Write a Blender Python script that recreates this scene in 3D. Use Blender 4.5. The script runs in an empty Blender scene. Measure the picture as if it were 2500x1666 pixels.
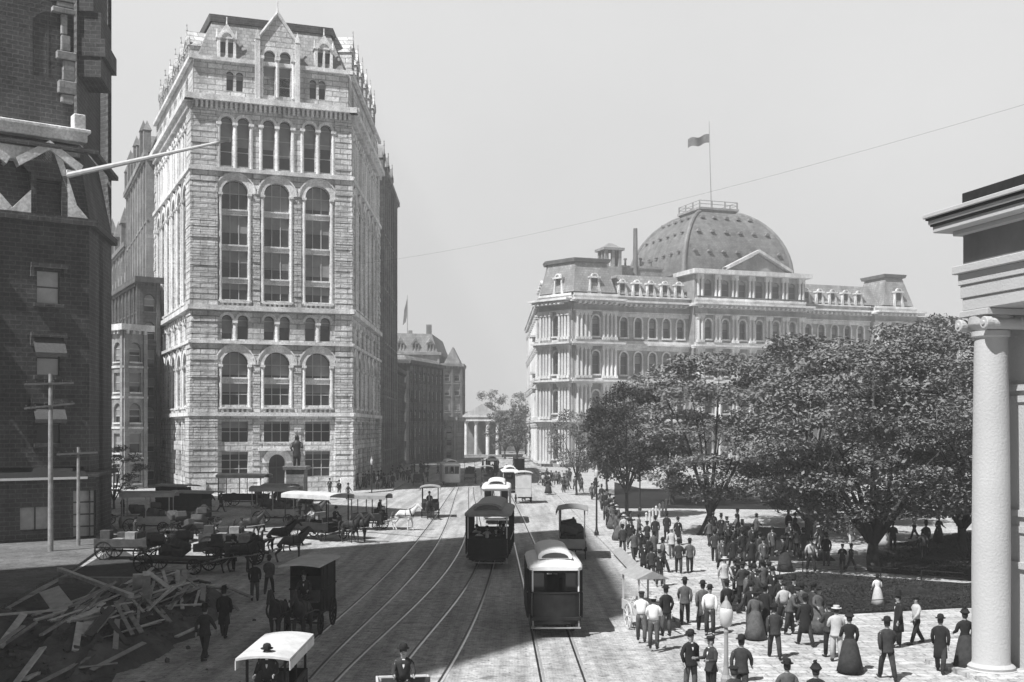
import bpy, bmesh, math, random
import numpy as np
from mathutils import Vector, Matrix
random.seed(7); np.random.seed(7)
S = bpy.context.scene
COL = S.collection
R = math.radians
# ---------------------------------------------------------------- camera
F = 2800.0; H = 7.6; HZ = 1046.0
cam = bpy.data.cameras.new("camera"); co = bpy.data.objects.new("camera", cam); COL.objects.link(co)
co.location = (0, 0, H); co.rotation_euler = (R(90), 0, 0)
cam.sensor_width = 36; cam.lens = F/2500*36; cam.shift_y = (HZ-833)/2500
cam.clip_start = .3; cam.clip_end = 6000
S.camera = co
# ---------------------------------------------------------------- light
SUN_EL, SUN_AZ = 54, 225
w = bpy.data.worlds.new("World"); S.world = w; w.use_nodes = True
nt = w.node_tree; bg = nt.nodes['Background']
sky = nt.nodes.new('ShaderNodeTexSky'); sky.sky_type = 'NISHITA'; sky.sun_disc = False
sky.sun_elevation = R(SUN_EL); sky.sun_rotation = R(SUN_AZ)
sky.air_density = 1.0; sky.dust_density = 2.0; sky.ozone_density = 1.0
sep = nt.nodes.new('ShaderNodeSeparateColor'); nt.links.new(sky.outputs[0], sep.inputs[0])
# black and white plate of 1890: it records the blue part of the sky
# and the summer haze whitens the lowest part of it
geo = nt.nodes.new('ShaderNodeTexCoord'); sx_ = nt.nodes.new('ShaderNodeSeparateXYZ'); nt.links.new(geo.outputs['Generated'], sx_.inputs[0])
hz = nt.nodes.new('ShaderNodeMapRange'); hz.interpolation_type = 'SMOOTHSTEP'; hz.inputs[1].default_value = .34; hz.inputs[2].default_value = .52
hz.inputs[3].default_value = 0; hz.inputs[4].default_value = 1; nt.links.new(sx_.outputs[2], hz.inputs[0])
mx = nt.nodes.new('ShaderNodeMix'); mx.data_type = 'FLOAT'; nt.links.new(hz.outputs[0], mx.inputs[0]); cl = nt.nodes.new('ShaderNodeTexNoise'); cl.inputs['Scale'].default_value = 2.2; cl.inputs['Detail'].default_value = 5; nt.links.new(geo.outputs['Generated'], cl.inputs['Vector'])
cr = nt.nodes.new('ShaderNodeMapRange'); cr.inputs[1].default_value = .3; cr.inputs[2].default_value = .7; cr.inputs[3].default_value = 5.9; cr.inputs[4].default_value = 6.6
nt.links.new(cl.outputs[0], cr.inputs[0])
ay = nt.nodes.new('ShaderNodeMapRange'); ay.interpolation_type = 'SMOOTHSTEP'; ay.inputs[1].default_value = .1; ay.inputs[2].default_value = .8; ay.inputs[3].default_value = .5; ay.inputs[4].default_value = 1; nt.links.new(sx_.outputs[1], ay.inputs[0])  # horizon brightness dimmed by hand away from the view axis, to cut fill light
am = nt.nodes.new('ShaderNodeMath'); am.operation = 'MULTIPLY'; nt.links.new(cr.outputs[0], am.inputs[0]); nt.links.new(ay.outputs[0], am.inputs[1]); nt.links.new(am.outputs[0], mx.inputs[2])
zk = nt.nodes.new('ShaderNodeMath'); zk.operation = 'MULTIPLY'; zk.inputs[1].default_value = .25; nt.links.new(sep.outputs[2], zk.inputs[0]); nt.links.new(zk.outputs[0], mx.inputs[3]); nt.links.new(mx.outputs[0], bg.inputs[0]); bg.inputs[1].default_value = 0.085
sl = bpy.data.lights.new("sun", 'SUN'); so = bpy.data.objects.new("sun", sl); COL.objects.link(so)
sl.energy = 5.0; sl.angle = R(.6); sl.color = (1, 1, 1)
ce = math.cos(R(SUN_EL)); az = R(SUN_AZ)
so.rotation_euler = Vector((-math.sin(az)*ce, -math.cos(az)*ce, -math.sin(R(SUN_EL)))).to_track_quat('-Z', 'Y').to_euler()
S.view_settings.view_transform = 'Standard'; S.view_settings.look = 'None'
S.view_settings.gamma = 1; S.view_settings.exposure = 0.57
S.cycles.max_bounces = 5; S.cycles.diffuse_bounces = 3; S.cycles.glossy_bounces = 2
S.cycles.volume_bounces = 0; S.cycles.transparent_max_bounces = 4

def G(u, v, z=0.0):
    y = F*(H-z)/(v-HZ); return Vector(((u-1250)/F*y, y, z))
def P(u, v, y):
    return Vector(((u-1250)/F*y, y, H-(v-HZ)/F*y))
# ---------------------------------------------------------------- materials (all greys)
MATS = {}
def mat(name, val, var=.25, sc=1.5, rough=.85, bump=0, bsc=8, brick=None, metal=0, coat=None):
    if name in MATS: return MATS[name]
    m = bpy.data.materials.new(name); m.use_nodes = True; n = m.node_tree; N = n.nodes; L = n.links
    b = N['Principled BSDF']; b.inputs['Roughness'].default_value = rough; b.inputs['Metallic'].default_value = metal
    b.inputs['Specular IOR Level'].default_value = .3 if coat is None else coat
    tc = N.new('ShaderNodeTexCoord')
    no = N.new('ShaderNodeTexNoise'); no.inputs['Scale'].default_value = sc; no.inputs['Detail'].default_value = 6
    no.inputs['Roughness'].default_value = .65
    L.new(tc.outputs['Object'], no.inputs['Vector'])
    mr = N.new('ShaderNodeMapRange'); mr.inputs[1].default_value = .3; mr.inputs[2].default_value = .7
    mr.inputs[3].default_value = val*(1-var); mr.inputs[4].default_value = val*(1+var)
    L.new(no.outputs[0], mr.inputs[0]); out = mr.outputs[0]
    hs = None
    if brick:      # rain streaks and soot in broad patches
        for scl, lo, hi in (((.9, .9, .07), .80, 1.12), ((.10, .10, .10), .85, 1.12), ((6, 6, 6), .82, 1.12)):
            mp = N.new('ShaderNodeMapping'); mp.inputs['Scale'].default_value = scl; L.new(tc.outputs['Object'], mp.inputs[0])
            ns = N.new('ShaderNodeTexNoise'); ns.inputs['Scale'].default_value = 1; ns.inputs['Detail'].default_value = 5; L.new(mp.outputs[0], ns.inputs['Vector'])
            r2_ = N.new('ShaderNodeMapRange'); r2_.inputs[1].default_value = .35; r2_.inputs[2].default_value = .62; r2_.inputs[3].default_value = lo; r2_.inputs[4].default_value = hi; L.new(ns.outputs[0], r2_.inputs[0])
            m2_ = N.new('ShaderNodeMath'); m2_.operation = 'MULTIPLY'; L.new(out, m2_.inputs[0]); L.new(r2_.outputs[0], m2_.inputs[1]); out = m2_.outputs[0]
    if brick:   # (row height, brick length, mortar size, mortar value factor)
        br = N.new('ShaderNodeTexBrick'); L.new(tc.outputs['UV'], br.inputs['Vector'])
        br.inputs['Scale'].default_value = 1; br.inputs['Row Height'].default_value = brick[0]
        br.inputs['Brick Width'].default_value = brick[1]; br.inputs['Mortar Size'].default_value = brick[2]
        br.inputs['Color1'].default_value = (1, 1, 1, 1); br.inputs['Color2'].default_value = (.72, .72, .72, 1)
        k = brick[3]; br.inputs['Mortar'].default_value = (k, k, k, 1); br.inputs['Mortar Smooth'].default_value = .3
        mu = N.new('ShaderNodeMath'); mu.operation = 'MULTIPLY'; L.new(out, mu.inputs[0]); L.new(br.outputs['Color'], mu.inputs[1])
        out = mu.outputs[0]; hs = br.outputs['Color']
    L.new(out, b.inputs['Base Color'])
    if bump:
        n2 = N.new('ShaderNodeTexNoise'); n2.inputs['Scale'].default_value = bsc; n2.inputs['Detail'].default_value = 4
        L.new(tc.outputs['Object'], n2.inputs['Vector']); h = n2.outputs[0]
        if hs is not None:
            ad = N.new('ShaderNodeMath'); ad.operation = 'ADD'; L.new(h, ad.inputs[0]); L.new(hs, ad.inputs[1]); h = ad.outputs[0]
        bu = N.new('ShaderNodeBump'); bu.inputs['Strength'].default_value = bump; bu.inputs['Distance'].default_value = .08
        L.new(h, bu.inputs['Height']); L.new(bu.outputs[0], b.inputs['Normal'])
    MATS[name] = m; return m
mat('rock_stone', .64, .22, .8, .9, 1.0, 3, (.62, 1.7, .05, .45))
mat('smooth_stone', .70, .2, .6, .85, .4, 5, (50, 50, .01, 1))
mat('porch_stone', .43, .07, .35, .85, .25, 14)
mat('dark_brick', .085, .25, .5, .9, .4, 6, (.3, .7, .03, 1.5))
mat('brown_brick', .13, .3, .5, .9, .4, 6, (.4, .9, .04, .6))
mat('grey_brick', .22, .25, .4, .9, .4, 6, (.5, 1.1, .04, .65))
mat('pale_stone', .34, .2, .4, .9, .3, 4, (.6, 1.5, .03, .7))
mat('granite', .31, .14, .5, .85, .3, 5, (.8, 2.0, .02, .8))
mat('granite_trim', .64, .14, .5, .8, .2, 6, (50, 50, .01, 1))
mat('mid_stone', .26, .2, .4, .9, .3, 4, (.6, 1.5, .03, .7))
mat('frieze_grey', .17, .2, .6, .8)  # plain grey, darker than the porch stone around the frieze
mat('slate', .31, .2, .7, .7, .4, 3, (.45, .6, .05, .6))
mat('dome_slate', .19, .2, .5, .7, .4, 3, (.5, .7, .05, .65))
mat('window_glass', .035, .3, .3, .12, coat=.6)
mat('window_blind', .22, .3, .5, .8)
mat('pale_blind', .5, .25, .6, .8)
mat('sash', .42, .15, 1, .7)
mat('dark_sash', .10, .15, 1, .7)
mat('white_paint', .72, .08, 2, .6)
mat('cream_paint', .5, .15, 2, .6)
mat('grey_paint', .28, .2, 2, .6)
mat('dark_paint', .02, .4, 3, .75, coat=.15)
mat('black_iron', .02, .3, 3, .5)
mat('old_wood', .26, .35, 3, .9, .3, 12)
mat('fresh_wood', .48, .3, 3, .9, .3, 12)
mat('dark_wood', .06, .35, 3, .8, .3, 12)
mat('canvas', .52, .2, 1.6, .9, .3, 6)
mat('grey_canvas', .28, .2, 3, .9, .3, 6)
mat('rail_steel', .62, .15, 3, .3, metal=.5)
mat('skin', .30, .1, 8, .6)
mat('black_cloth', .018, .4, 9, .95)
mat('dark_cloth', .035, .4, 9, .95)
mat('grey_cloth', .085, .35, 9, .95)
mat('light_cloth', .42, .15, 9, .95)
mat('white_cloth', .68, .08, 9, .95)
mat('straw', .5, .15, 9, .9)
mat('hair', .03, .3, 9, .8)
mat('leather', .02, .3, 9, .5)
mat('dark_hide', .028, .4, 5, .6)
mat('bay_hide', .07, .35, 5, .6)
mat('white_hide', .6, .12, 5, .7)
mat('bronze', .05, .3, 4, .5, metal=.3)
mat('leaf', .175, .5, .35, .7)
mat('dark_leaf', .04, .4, .35, .7)
mat('far_leaf', .16, .35, .3, .8)
mat('grass_blade', .035, .5, .5, .9)
mat('bark', .05, .35, 4, .95, .6, 14)
mat('dirt', .085, .6, .5, 1, 1, 3)
mat('flag_cloth', .12, .5, 1.2, .9)
mat('wire', .10, .1, 1, .6)
def ground_mat(name, val, var, sc, cob=0, streak=0, fine=0):
    m = bpy.data.materials.new(name); m.use_nodes = True; n = m.node_tree; N = n.nodes; L = n.links
    b = N['Principled BSDF']; b.inputs['Roughness'].default_value = .95; b.inputs['Specular IOR Level'].default_value = .15
    tc = N.new('ShaderNodeTexCoord')
    def noise(s, d=6, rough=.6, vec=None):
        x = N.new('ShaderNodeTexNoise'); x.inputs['Scale'].default_value = s; x.inputs['Detail'].default_value = d
        x.inputs['Roughness'].default_value = rough; L.new(vec or tc.outputs['Object'], x.inputs['Vector']); return x.outputs[0]
    def rng(x, a, c, lo, hi):
        r = N.new('ShaderNodeMapRange'); r.inputs[1].default_value = a; r.inputs[2].default_value = c
        r.inputs[3].default_value = lo; r.inputs[4].default_value = hi; L.new(x, r.inputs[0]); return r.outputs[0]
    def mul(a, c):
        x = N.new('ShaderNodeMath'); x.operation = 'MULTIPLY'; L.new(a, x.inputs[0]); L.new(c, x.inputs[1]); return x.outputs[0]
    o = rng(noise(sc), .3, .7, val*(1-var), val*(1+var))
    o = mul(o, rng(noise(2.2, 8, .75), .35, .62, .64, 1.2)); o = mul(o, rng(noise(.7, 4, .7), .56, .66, 1, .74)); o = mul(o, rng(noise(7, 2, .5), .60, .66, 1, .5))
    if streak:      # wheel dirt drawn out along the roadway
        mp = N.new('ShaderNodeMapping'); mp.inputs['Scale'].default_value = (1.3, .07, 1); mp.inputs['Rotation'].default_value = (0, 0, R(-6))
        L.new(tc.outputs['Object'], mp.inputs[0]); o = mul(o, rng(noise(1, 5, .6, mp.outputs[0]), .38, .6, .72, 1.1))
        o = mul(o, rng(noise(.9, 3, .5), .66, .72, 1, .55))
    if cob:
        br = N.new('ShaderNodeTexBrick'); L.new(tc.outputs['Object'], br.inputs['Vector']); br.inputs['Scale'].default_value = cob
        br.inputs['Color1'].default_value = (1, 1, 1, 1); br.inputs['Color2'].default_value = (.78, .78, .78, 1)
        br.inputs['Mortar'].default_value = (.6, .6, .6, 1); o = mul(o, br.outputs['Color'])
    L.new(o, b.inputs['Base Color'])
    bu = N.new('ShaderNodeBump'); bu.inputs['Strength'].default_value = .8; bu.inputs['Distance'].default_value = .06
    L.new(noise(5, 6), bu.inputs['Height']); L.new(bu.outputs[0], b.inputs['Normal'])
    MATS[name] = m; return m
ground_mat('road', .50, .12, .12, 2.6, 1)
ground_mat('flagstone', .52, .12, .15, .55)
ground_mat('yard', .15, .3, .35)
ground_mat('park_path', .42, .12, .2)
ground_mat('grass', .018, .5, .6)
ground_mat('site_dirt', .07, .45, .35)

# ---------------------------------------------------------------- mesh builder
class MB:
    def __init__(s): s.v = []; s.f = []; s.m = []; s.uv = []; s.M = None
    def add(s, vs, fs, mi=0, uvs=None):
        b = len(s.v)
        vs = [Vector(p) for p in vs]
        if s.M is not None: vs = [s.M @ p for p in vs]
        s.v += vs
        for k, f in enumerate(fs):
            s.f.append([b+i for i in f]); s.m.append(mi)
            s.uv.append(uvs[k] if uvs else None)
        return s
    def quad(s, a, b, c, d, mi=0): s.add([a, b, c, d], [(0, 1, 2, 3)], mi); return s
    def box(s, x0, x1, y0, y1, z0, z1, mi=0):
        vs = [(x0, y0, z0), (x1, y0, z0), (x1, y1, z0), (x0, y1, z0), (x0, y0, z1), (x1, y0, z1), (x1, y1, z1), (x0, y1, z1)]
        s.add(vs, [(0, 3, 2, 1), (4, 5, 6, 7), (0, 1, 5, 4), (1, 2, 6, 5), (2, 3, 7, 6), (3, 0, 4, 7)], mi,
              [[(x0, y0), (x0, y1), (x1, y1), (x1, y0)], [(x0, y0), (x1, y0), (x1, y1), (x0, y1)], [(x0, z0), (x1, z0), (x1, z1), (x0, z1)],
               [(y0, z0), (y1, z0), (y1, z1), (y0, z1)], [(x1, z0), (x0, z0), (x0, z1), (x1, z1)], [(y1, z0), (y0, z0), (y0, z1), (y1, z1)]])
        return s
    def taper(s, x0, x1, y0, y1, z0, z1, ix, iy, mi=0):     # box whose top is inset
        vs = [(x0, y0, z0), (x1, y0, z0), (x1, y1, z0), (x0, y1, z0), (x0+ix, y0+iy, z1), (x1-ix, y0+iy, z1), (x1-ix, y1-iy, z1), (x0+ix, y1-iy, z1)]
        s.add(vs, [(0, 3, 2, 1), (4, 5, 6, 7), (0, 1, 5, 4), (1, 2, 6, 5), (2, 3, 7, 6), (3, 0, 4, 7)], mi); return s
    def ring(s, c, ax, ay, n): return [c + ax*math.cos(2*math.pi*i/n) + ay*math.sin(2*math.pi*i/n) for i in range(n)]
    def loft(s, rings, mi=0, cap=True):
        n = len(rings[0]); vs = [p for r in rings for p in r]; fs = []
        for k in range(len(rings)-1):
            for i in range(n):
                j = (i+1) % n; fs.append((k*n+i, k*n+j, (k+1)*n+j, (k+1)*n+i))
        if cap: fs.append(tuple(range(n))[::-1]); fs.append(tuple((len(rings)-1)*n+i for i in range(n)))
        s.add(vs, fs, mi); return s
    def tube(s, pts, rad, n=8, mi=0, flat=1.0):
        pts = [Vector(p) for p in pts]
        if not hasattr(rad, '__len__'): rad = [rad]*len(pts)
        rs = []; up = None
        for i, p in enumerate(pts):
            d = (pts[min(i+1, len(pts)-1)] - pts[max(i-1, 0)])
            if d.length < 1e-6: d = Vector((0, 0, 1))
            d.normalize()
            if up is None: up = Vector((1, 0, 0)) if abs(d.x) < .8 else Vector((0, 1, 0))
            a = (up - d*up.dot(d)).normalized(); b = d.cross(a); up = a
            rs.append(s.ring(p, a*rad[i], b*rad[i]*flat, n))
        return s.loft(rs, mi)
    def lathe(s, prof, c=(0, 0, 0), n=16, mi=0, sy=1.0):
        c = Vector(c); rs = []
        for r, z in prof: rs.append(s.ring(c+Vector((0, 0, z)), Vector((max(r, .001), 0, 0)), Vector((0, max(r, .001)*sy, 0)), n))
        return s.loft(rs, mi)
    def poly(s, pts, z0, z1, mi=0):                       # vertical prism over a polygon
        n = len(pts); vs = [(p[0], p[1], z0) for p in pts]+[(p[0], p[1], z1) for p in pts]
        s.add(vs, [tuple(range(n))[::-1], tuple(range(n, 2*n))]+[(i, (i+1) % n, n+(i+1) % n, n+i) for i in range(n)], mi,
              [None, None]+[[(0, z0), (9, z0), (9, z1), (0, z1)]]*n); return s
    def build(s, name, mats, parent=None, smooth=False, bevel=0):
        if isinstance(mats, str): mats = [mats]
        me = bpy.data.meshes.new(name)
        o0 = parent_origin(parent) if parent else Vector((0, 0, 0))
        me.from_pydata([tuple(p-o0) for p in s.v], [], s.f)
        me.polygons.foreach_set('material_index', s.m)
        if any(u is not None for u in s.uv):
            ul = me.uv_layers.new(name='UVMap'); arr = []
            for f, u in zip(s.f, s.uv):
                arr += [c for q in (u if u is not None else [(s.v[i].x+s.v[i].y, s.v[i].z) for i in f]) for c in q]
            ul.data.foreach_set('uv', arr)
        if smooth: me.polygons.foreach_set('use_smooth', [True]*len(s.f))
        for m in mats: me.materials.append(MATS[m])
        me.update(); o = bpy.data.objects.new(name, me); COL.objects.link(o)
        if parent: o.parent = parent
        if bevel:
            b = o.modifiers.new('bevel', 'BEVEL'); b.width = bevel; b.segments = 1; b.limit_method = 'ANGLE'
        return o
def parent_origin(p):
    v = Vector((0, 0, 0))
    while p: v = v+Vector(p.location); p = p.parent
    return v
def tag(o, label=None, cat=None, group=None, kind=None):
    if label: o['label'] = label
    if cat: o['category'] = cat
    if group: o['group'] = group
    if kind: o['kind'] = kind
    return o
def thing(name, label, cat, loc=(0, 0, 0), group=None):
    o = bpy.data.objects.new(name, None); COL.objects.link(o); o.location = loc; o.empty_display_size = .5
    return tag(o, label, cat, group)
def kids(o): return [c for c in KID.get(o.name, [])] if o.name in KID else list(o.children)
KID = {}
def copy_tree(o, parent=None):
    c = o.copy(); COL.objects.link(c); c.parent = parent
    for ch in list(o.children): copy_tree(ch, c)
    return c
def put(proto, loc, rz=0, label=None, group=None, cat=None, sc=1):
    if not proto.get('_used'):
        c = proto; proto['_used'] = 1; proto['_free'] = 0
    else: c = copy_tree(proto)
    c.location = loc; c.rotation_euler = (0, 0, R(rz)); c.scale = (sc,)*3
    if label: c['label'] = label
    if cat: c['category'] = cat
    if group: c['group'] = group
    elif 'group' in c: del c['group']
    return c
# facade frame: A left corner, B right corner seen from outside
class FR:
    def __init__(s, A, B):
        s.A = Vector((A[0], A[1], 0)); d = Vector((B[0]-A[0], B[1]-A[1], 0)); s.L = d.length; s.d = d.normalized(); s.n = Vector((s.d.y, -s.d.x, 0))
    def W(s, a, o, z): return s.A+s.d*a+s.n*o+Vector((0, 0, z))
    def mtx(s):
        return Matrix(((s.d.x, s.n.x, 0, s.A.x), (s.d.y, s.n.y, 0, s.A.y), (0, 0, 1, 0), (0, 0, 0, 1)))
def fbox(mb, fr, s0, s1, o0, o1, z0, z1, mi=0):
    old = mb.M; mb.M = fr.mtx(); mb.box(s0, s1, o0, o1, z0, z1, mi); mb.M = old
def arc(sc, r, zs, n=10): return [(sc-r*math.cos(math.pi*i/n), zs+r*math.sin(math.pi*i/n)) for i in range(n+1)]
def band(mb, fr, s0, s1, z0, z1, ops, dep=.5, o=0.0, mi=0):
    """wall strip with openings (centre, width, z bottom, z top, arched)"""
    def face(pts, oo=None):
        mb.add([fr.W(a, o if oo is None else oo, z) for a, z in pts], [tuple(range(len(pts)))], mi, [[(a, z) for a, z in pts]])
    def rev(p, q):
        mb.add([fr.W(p[0], o, p[1]), fr.W(q[0], o, q[1]), fr.W(q[0], o-dep, q[1]), fr.W(p[0], o-dep, p[1])], [(0, 1, 2, 3)], mi,
               [[(p[0], p[1]), (q[0], q[1]), (q[0]+dep, q[1]), (p[0]+dep, p[1])]])
    cur = s0
    for (sc, w_, za, zb, ar) in sorted(ops):
        a, b = sc-w_/2, sc+w_/2
        if a > cur: face([(cur, z0), (a, z0), (a, z1), (cur, z1)])
        if za > z0: face([(a, z0), (b, z0), (b, za), (a, za)])
        r = w_/2; zs = zb-r if ar else zb
        if ar:
            pts = arc(sc, r, zs)
            h = len(pts)//2
            face([(a, z1)]+[(a, zs)]+pts[1:h+1]+[(sc, z1)]); face([(sc, z1)]+pts[h:-1]+[(b, zs), (b, z1)])
            for p, q in zip(pts[:-1], pts[1:]): rev(p, q)
        else:
            if zb < z1: face([(a, zb), (b, zb), (b, z1), (a, z1)])
            rev((a, zb), (b, zb))
        rev((a, za), (a, zs)); rev((b, zs), (b, za)); rev((b, za), (a, za)); cur = b
    if cur < s1: face([(cur, z0), (s1, z0), (s1, z1), (cur, z1)])
def window_mb(mb, fr, sc, w_, za, zb, ar, o, nx=2, nz=2, blind=.5, fw=.09, depth=.08):
    """glass 0, blind 1, sash 2"""
    r = w_/2; zs = zb-r if ar else zb; a, b = sc-r, sc+r
    pts = [(a, za), (b, za)]+(arc(sc, r, zs)[::-1] if ar else [(b, zb), (a, zb)])
    mb.add([fr.W(x, o, z) for x, z in pts], [tuple(range(len(pts)))], 0, [pts])
    if blind > 0:
        zb2 = zb-(zb-za)*blind
        if zb2 < zs-.1: fbox(mb, fr, a+.06, b-.06, o+.006, o+.012, zb2, zs-.05 if ar else zb-.05, 1)
        if ar: 
            p2 = arc(sc, r-.06, zs-.05)[::-1]
            mb.add([fr.W(x, o+.012, z) for x, z in p2], [tuple(range(len(p2)))], 1, [p2])
    for i in range(nx+1):
        x = a+(b-a)*i/nx; hw = fw/2
        x0, x1 = max(a, x-hw), min(b, x+hw)
        zt = zs+(math.sqrt(max(0, r*r-(x-sc)**2)) if ar else 0)
        fbox(mb, fr, x0, x1, o+.015, o+depth, za, zt-.01, 2)
    for i in range(nz+1):
        z = za+(zs-za)*i/nz; fbox(mb, fr, a+.01, b-.01, o+.02, o+depth-.01, max(za, z-fw/2), min(zs if not ar else zs+fw, z+fw/2), 2)
def archring(mb, fr, sc, r, zs, t, o0, o1, mi=0, n=12):
    for i in range(n):
        t0, t1 = math.pi*i/n, math.pi*(i+1)/n
        q = lambda rr, t_: (sc-rr*math.cos(t_), zs+rr*math.sin(t_))
        p = [q(r, t0), q(r, t1), q(r+t, t1), q(r+t, t0)]
        mb.add([fr.W(x, o1, z) for x, z in p]+[fr.W(x, o0, z) for x, z in p], [(0, 1, 2, 3), (0, 4, 5, 1), (2, 6, 7, 3), (0, 3, 7, 4), (1, 5, 6, 2)], mi)
def inset(poly, d):
    """inset a convex ccw polygon"""
    n = len(poly); out = []
    c = Vector((sum(p[0] for p in poly)/n, sum(p[1] for p in poly)/n, 0))
    for i in range(n):
        p0, p1, p2 = [Vector((*poly[(i+k) % n][:2], 0)) for k in (-1, 0, 1)]
        d1 = (p1-p0).normalized(); d2 = (p2-p1).normalized()
        n1 = Vector((-d1.y, d1.x, 0)); n2 = Vector((-d2.y, d2.x, 0))
        if n1.dot(c-p1) < 0: n1 = -n1
        if n2.dot(c-p1) < 0: n2 = -n2
        b = (n1+n2); out.append(p1+b*(d/(1+n1.dot(n2))))
    return out
def slope_roof(mb, poly, z0, z1, d, mi=0, mi2=None):
    q = inset(poly, d); n = len(poly)
    for i in range(n):
        j = (i+1) % n; a = Vector((*poly[i][:2], z0)); b = Vector((*poly[j][:2], z0)); e = Vector((*q[j][:2], z1)); f = Vector((*q[i][:2], z1)); l = (b-a).length
        mb.add([a, b, e, f], [(0, 1, 2, 3)], mi, [[(0, z0), (l, z0), (l-d, z1), (d, z1)]])
    mb.add([(p[0], p[1], z1) for p in q], [tuple(range(n))], mi if mi2 is None else mi2)
    return q
# ---------------------------------------------------------------- ground, roads, pavements
g = MB(); g.add([(-900, -300, 0), (900, -300, 0), (900, 2500, 0), (-900, 2500, 0)], [(0, 1, 2, 3)])
tag(g.build('road', 'road'), kind='structure')
def slab(name, pts, z, m, kerb=None):
    b = MB(); b.poly([(p[0], p[1]) for p in pts], -.3, z); o = b.build(name, m); tag(o, kind='structure'); return o
RW = [(6.7, 5), (6.4, 45), (6.1, 70), (5.6, 100), (5.0, 135), (4.2, 190), (4, 216), (200, 300), (200, 5)]
slab('pavement', RW, .12, 'flagstone')
def lawn(pts, z=.16):
    b = MB(); b.poly(pts, 0, z); o = b.build('lawn', 'grass'); tag(o, kind='structure')
LN1 = [G(1770, 1500)[:2], G(2060, 1508)[:2], G(2352, 1492)[:2], (36, 47), (38, 60), G(2352, 1432)[:2], G(2150, 1418)[:2], G(1960, 1403)[:2], G(1845, 1418)[:2], G(1775, 1455)[:2]]
lawn(LN1)
LN2 = ([G(2120, 1402)[:2], G(2365, 1425)[:2], (34, 62), (40, 84), G(2365, 1300)[:2], G(2270, 1322)[:2], G(2120, 1340)[:2]]); lawn(LN2)
lawn([G(1500, 1245)[:2], G(1640, 1245)[:2], (26, 105), (34, 130), (16, 142), G(1500, 1180)[:2]])
lawn([G(1750, 1375)[:2], G(2040, 1375)[:2], (21, 85), (17, 88), G(1760, 1330)[:2]])
# dirt and pavement on the left
slab('sidewalk', [(-80, 46), (-34, 66), G(0, 1492)[:2], G(100, 1432)[:2], G(180, 1392)[:2], G(275, 1322)[:2], (-27, 79.5), (-34, 96), (-80, 60)], .14, 'yard')
slab('sidewalk', [(-44, 127), (-36, 124.5), (-17.5, 132), (-14.5, 139), (-15, 215), (-70, 215)], .15, 'flagstone')
b = MB(); b.poly([G(0, 1500)[:2], G(110, 1440)[:2], G(285, 1335)[:2], G(400, 1400)[:2], G(330, 1560)[:2], G(200, 1800)[:2], (-22, 26)], 0, .02)
tag(b.build('dug_ground', 'site_dirt'), kind='structure')
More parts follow.
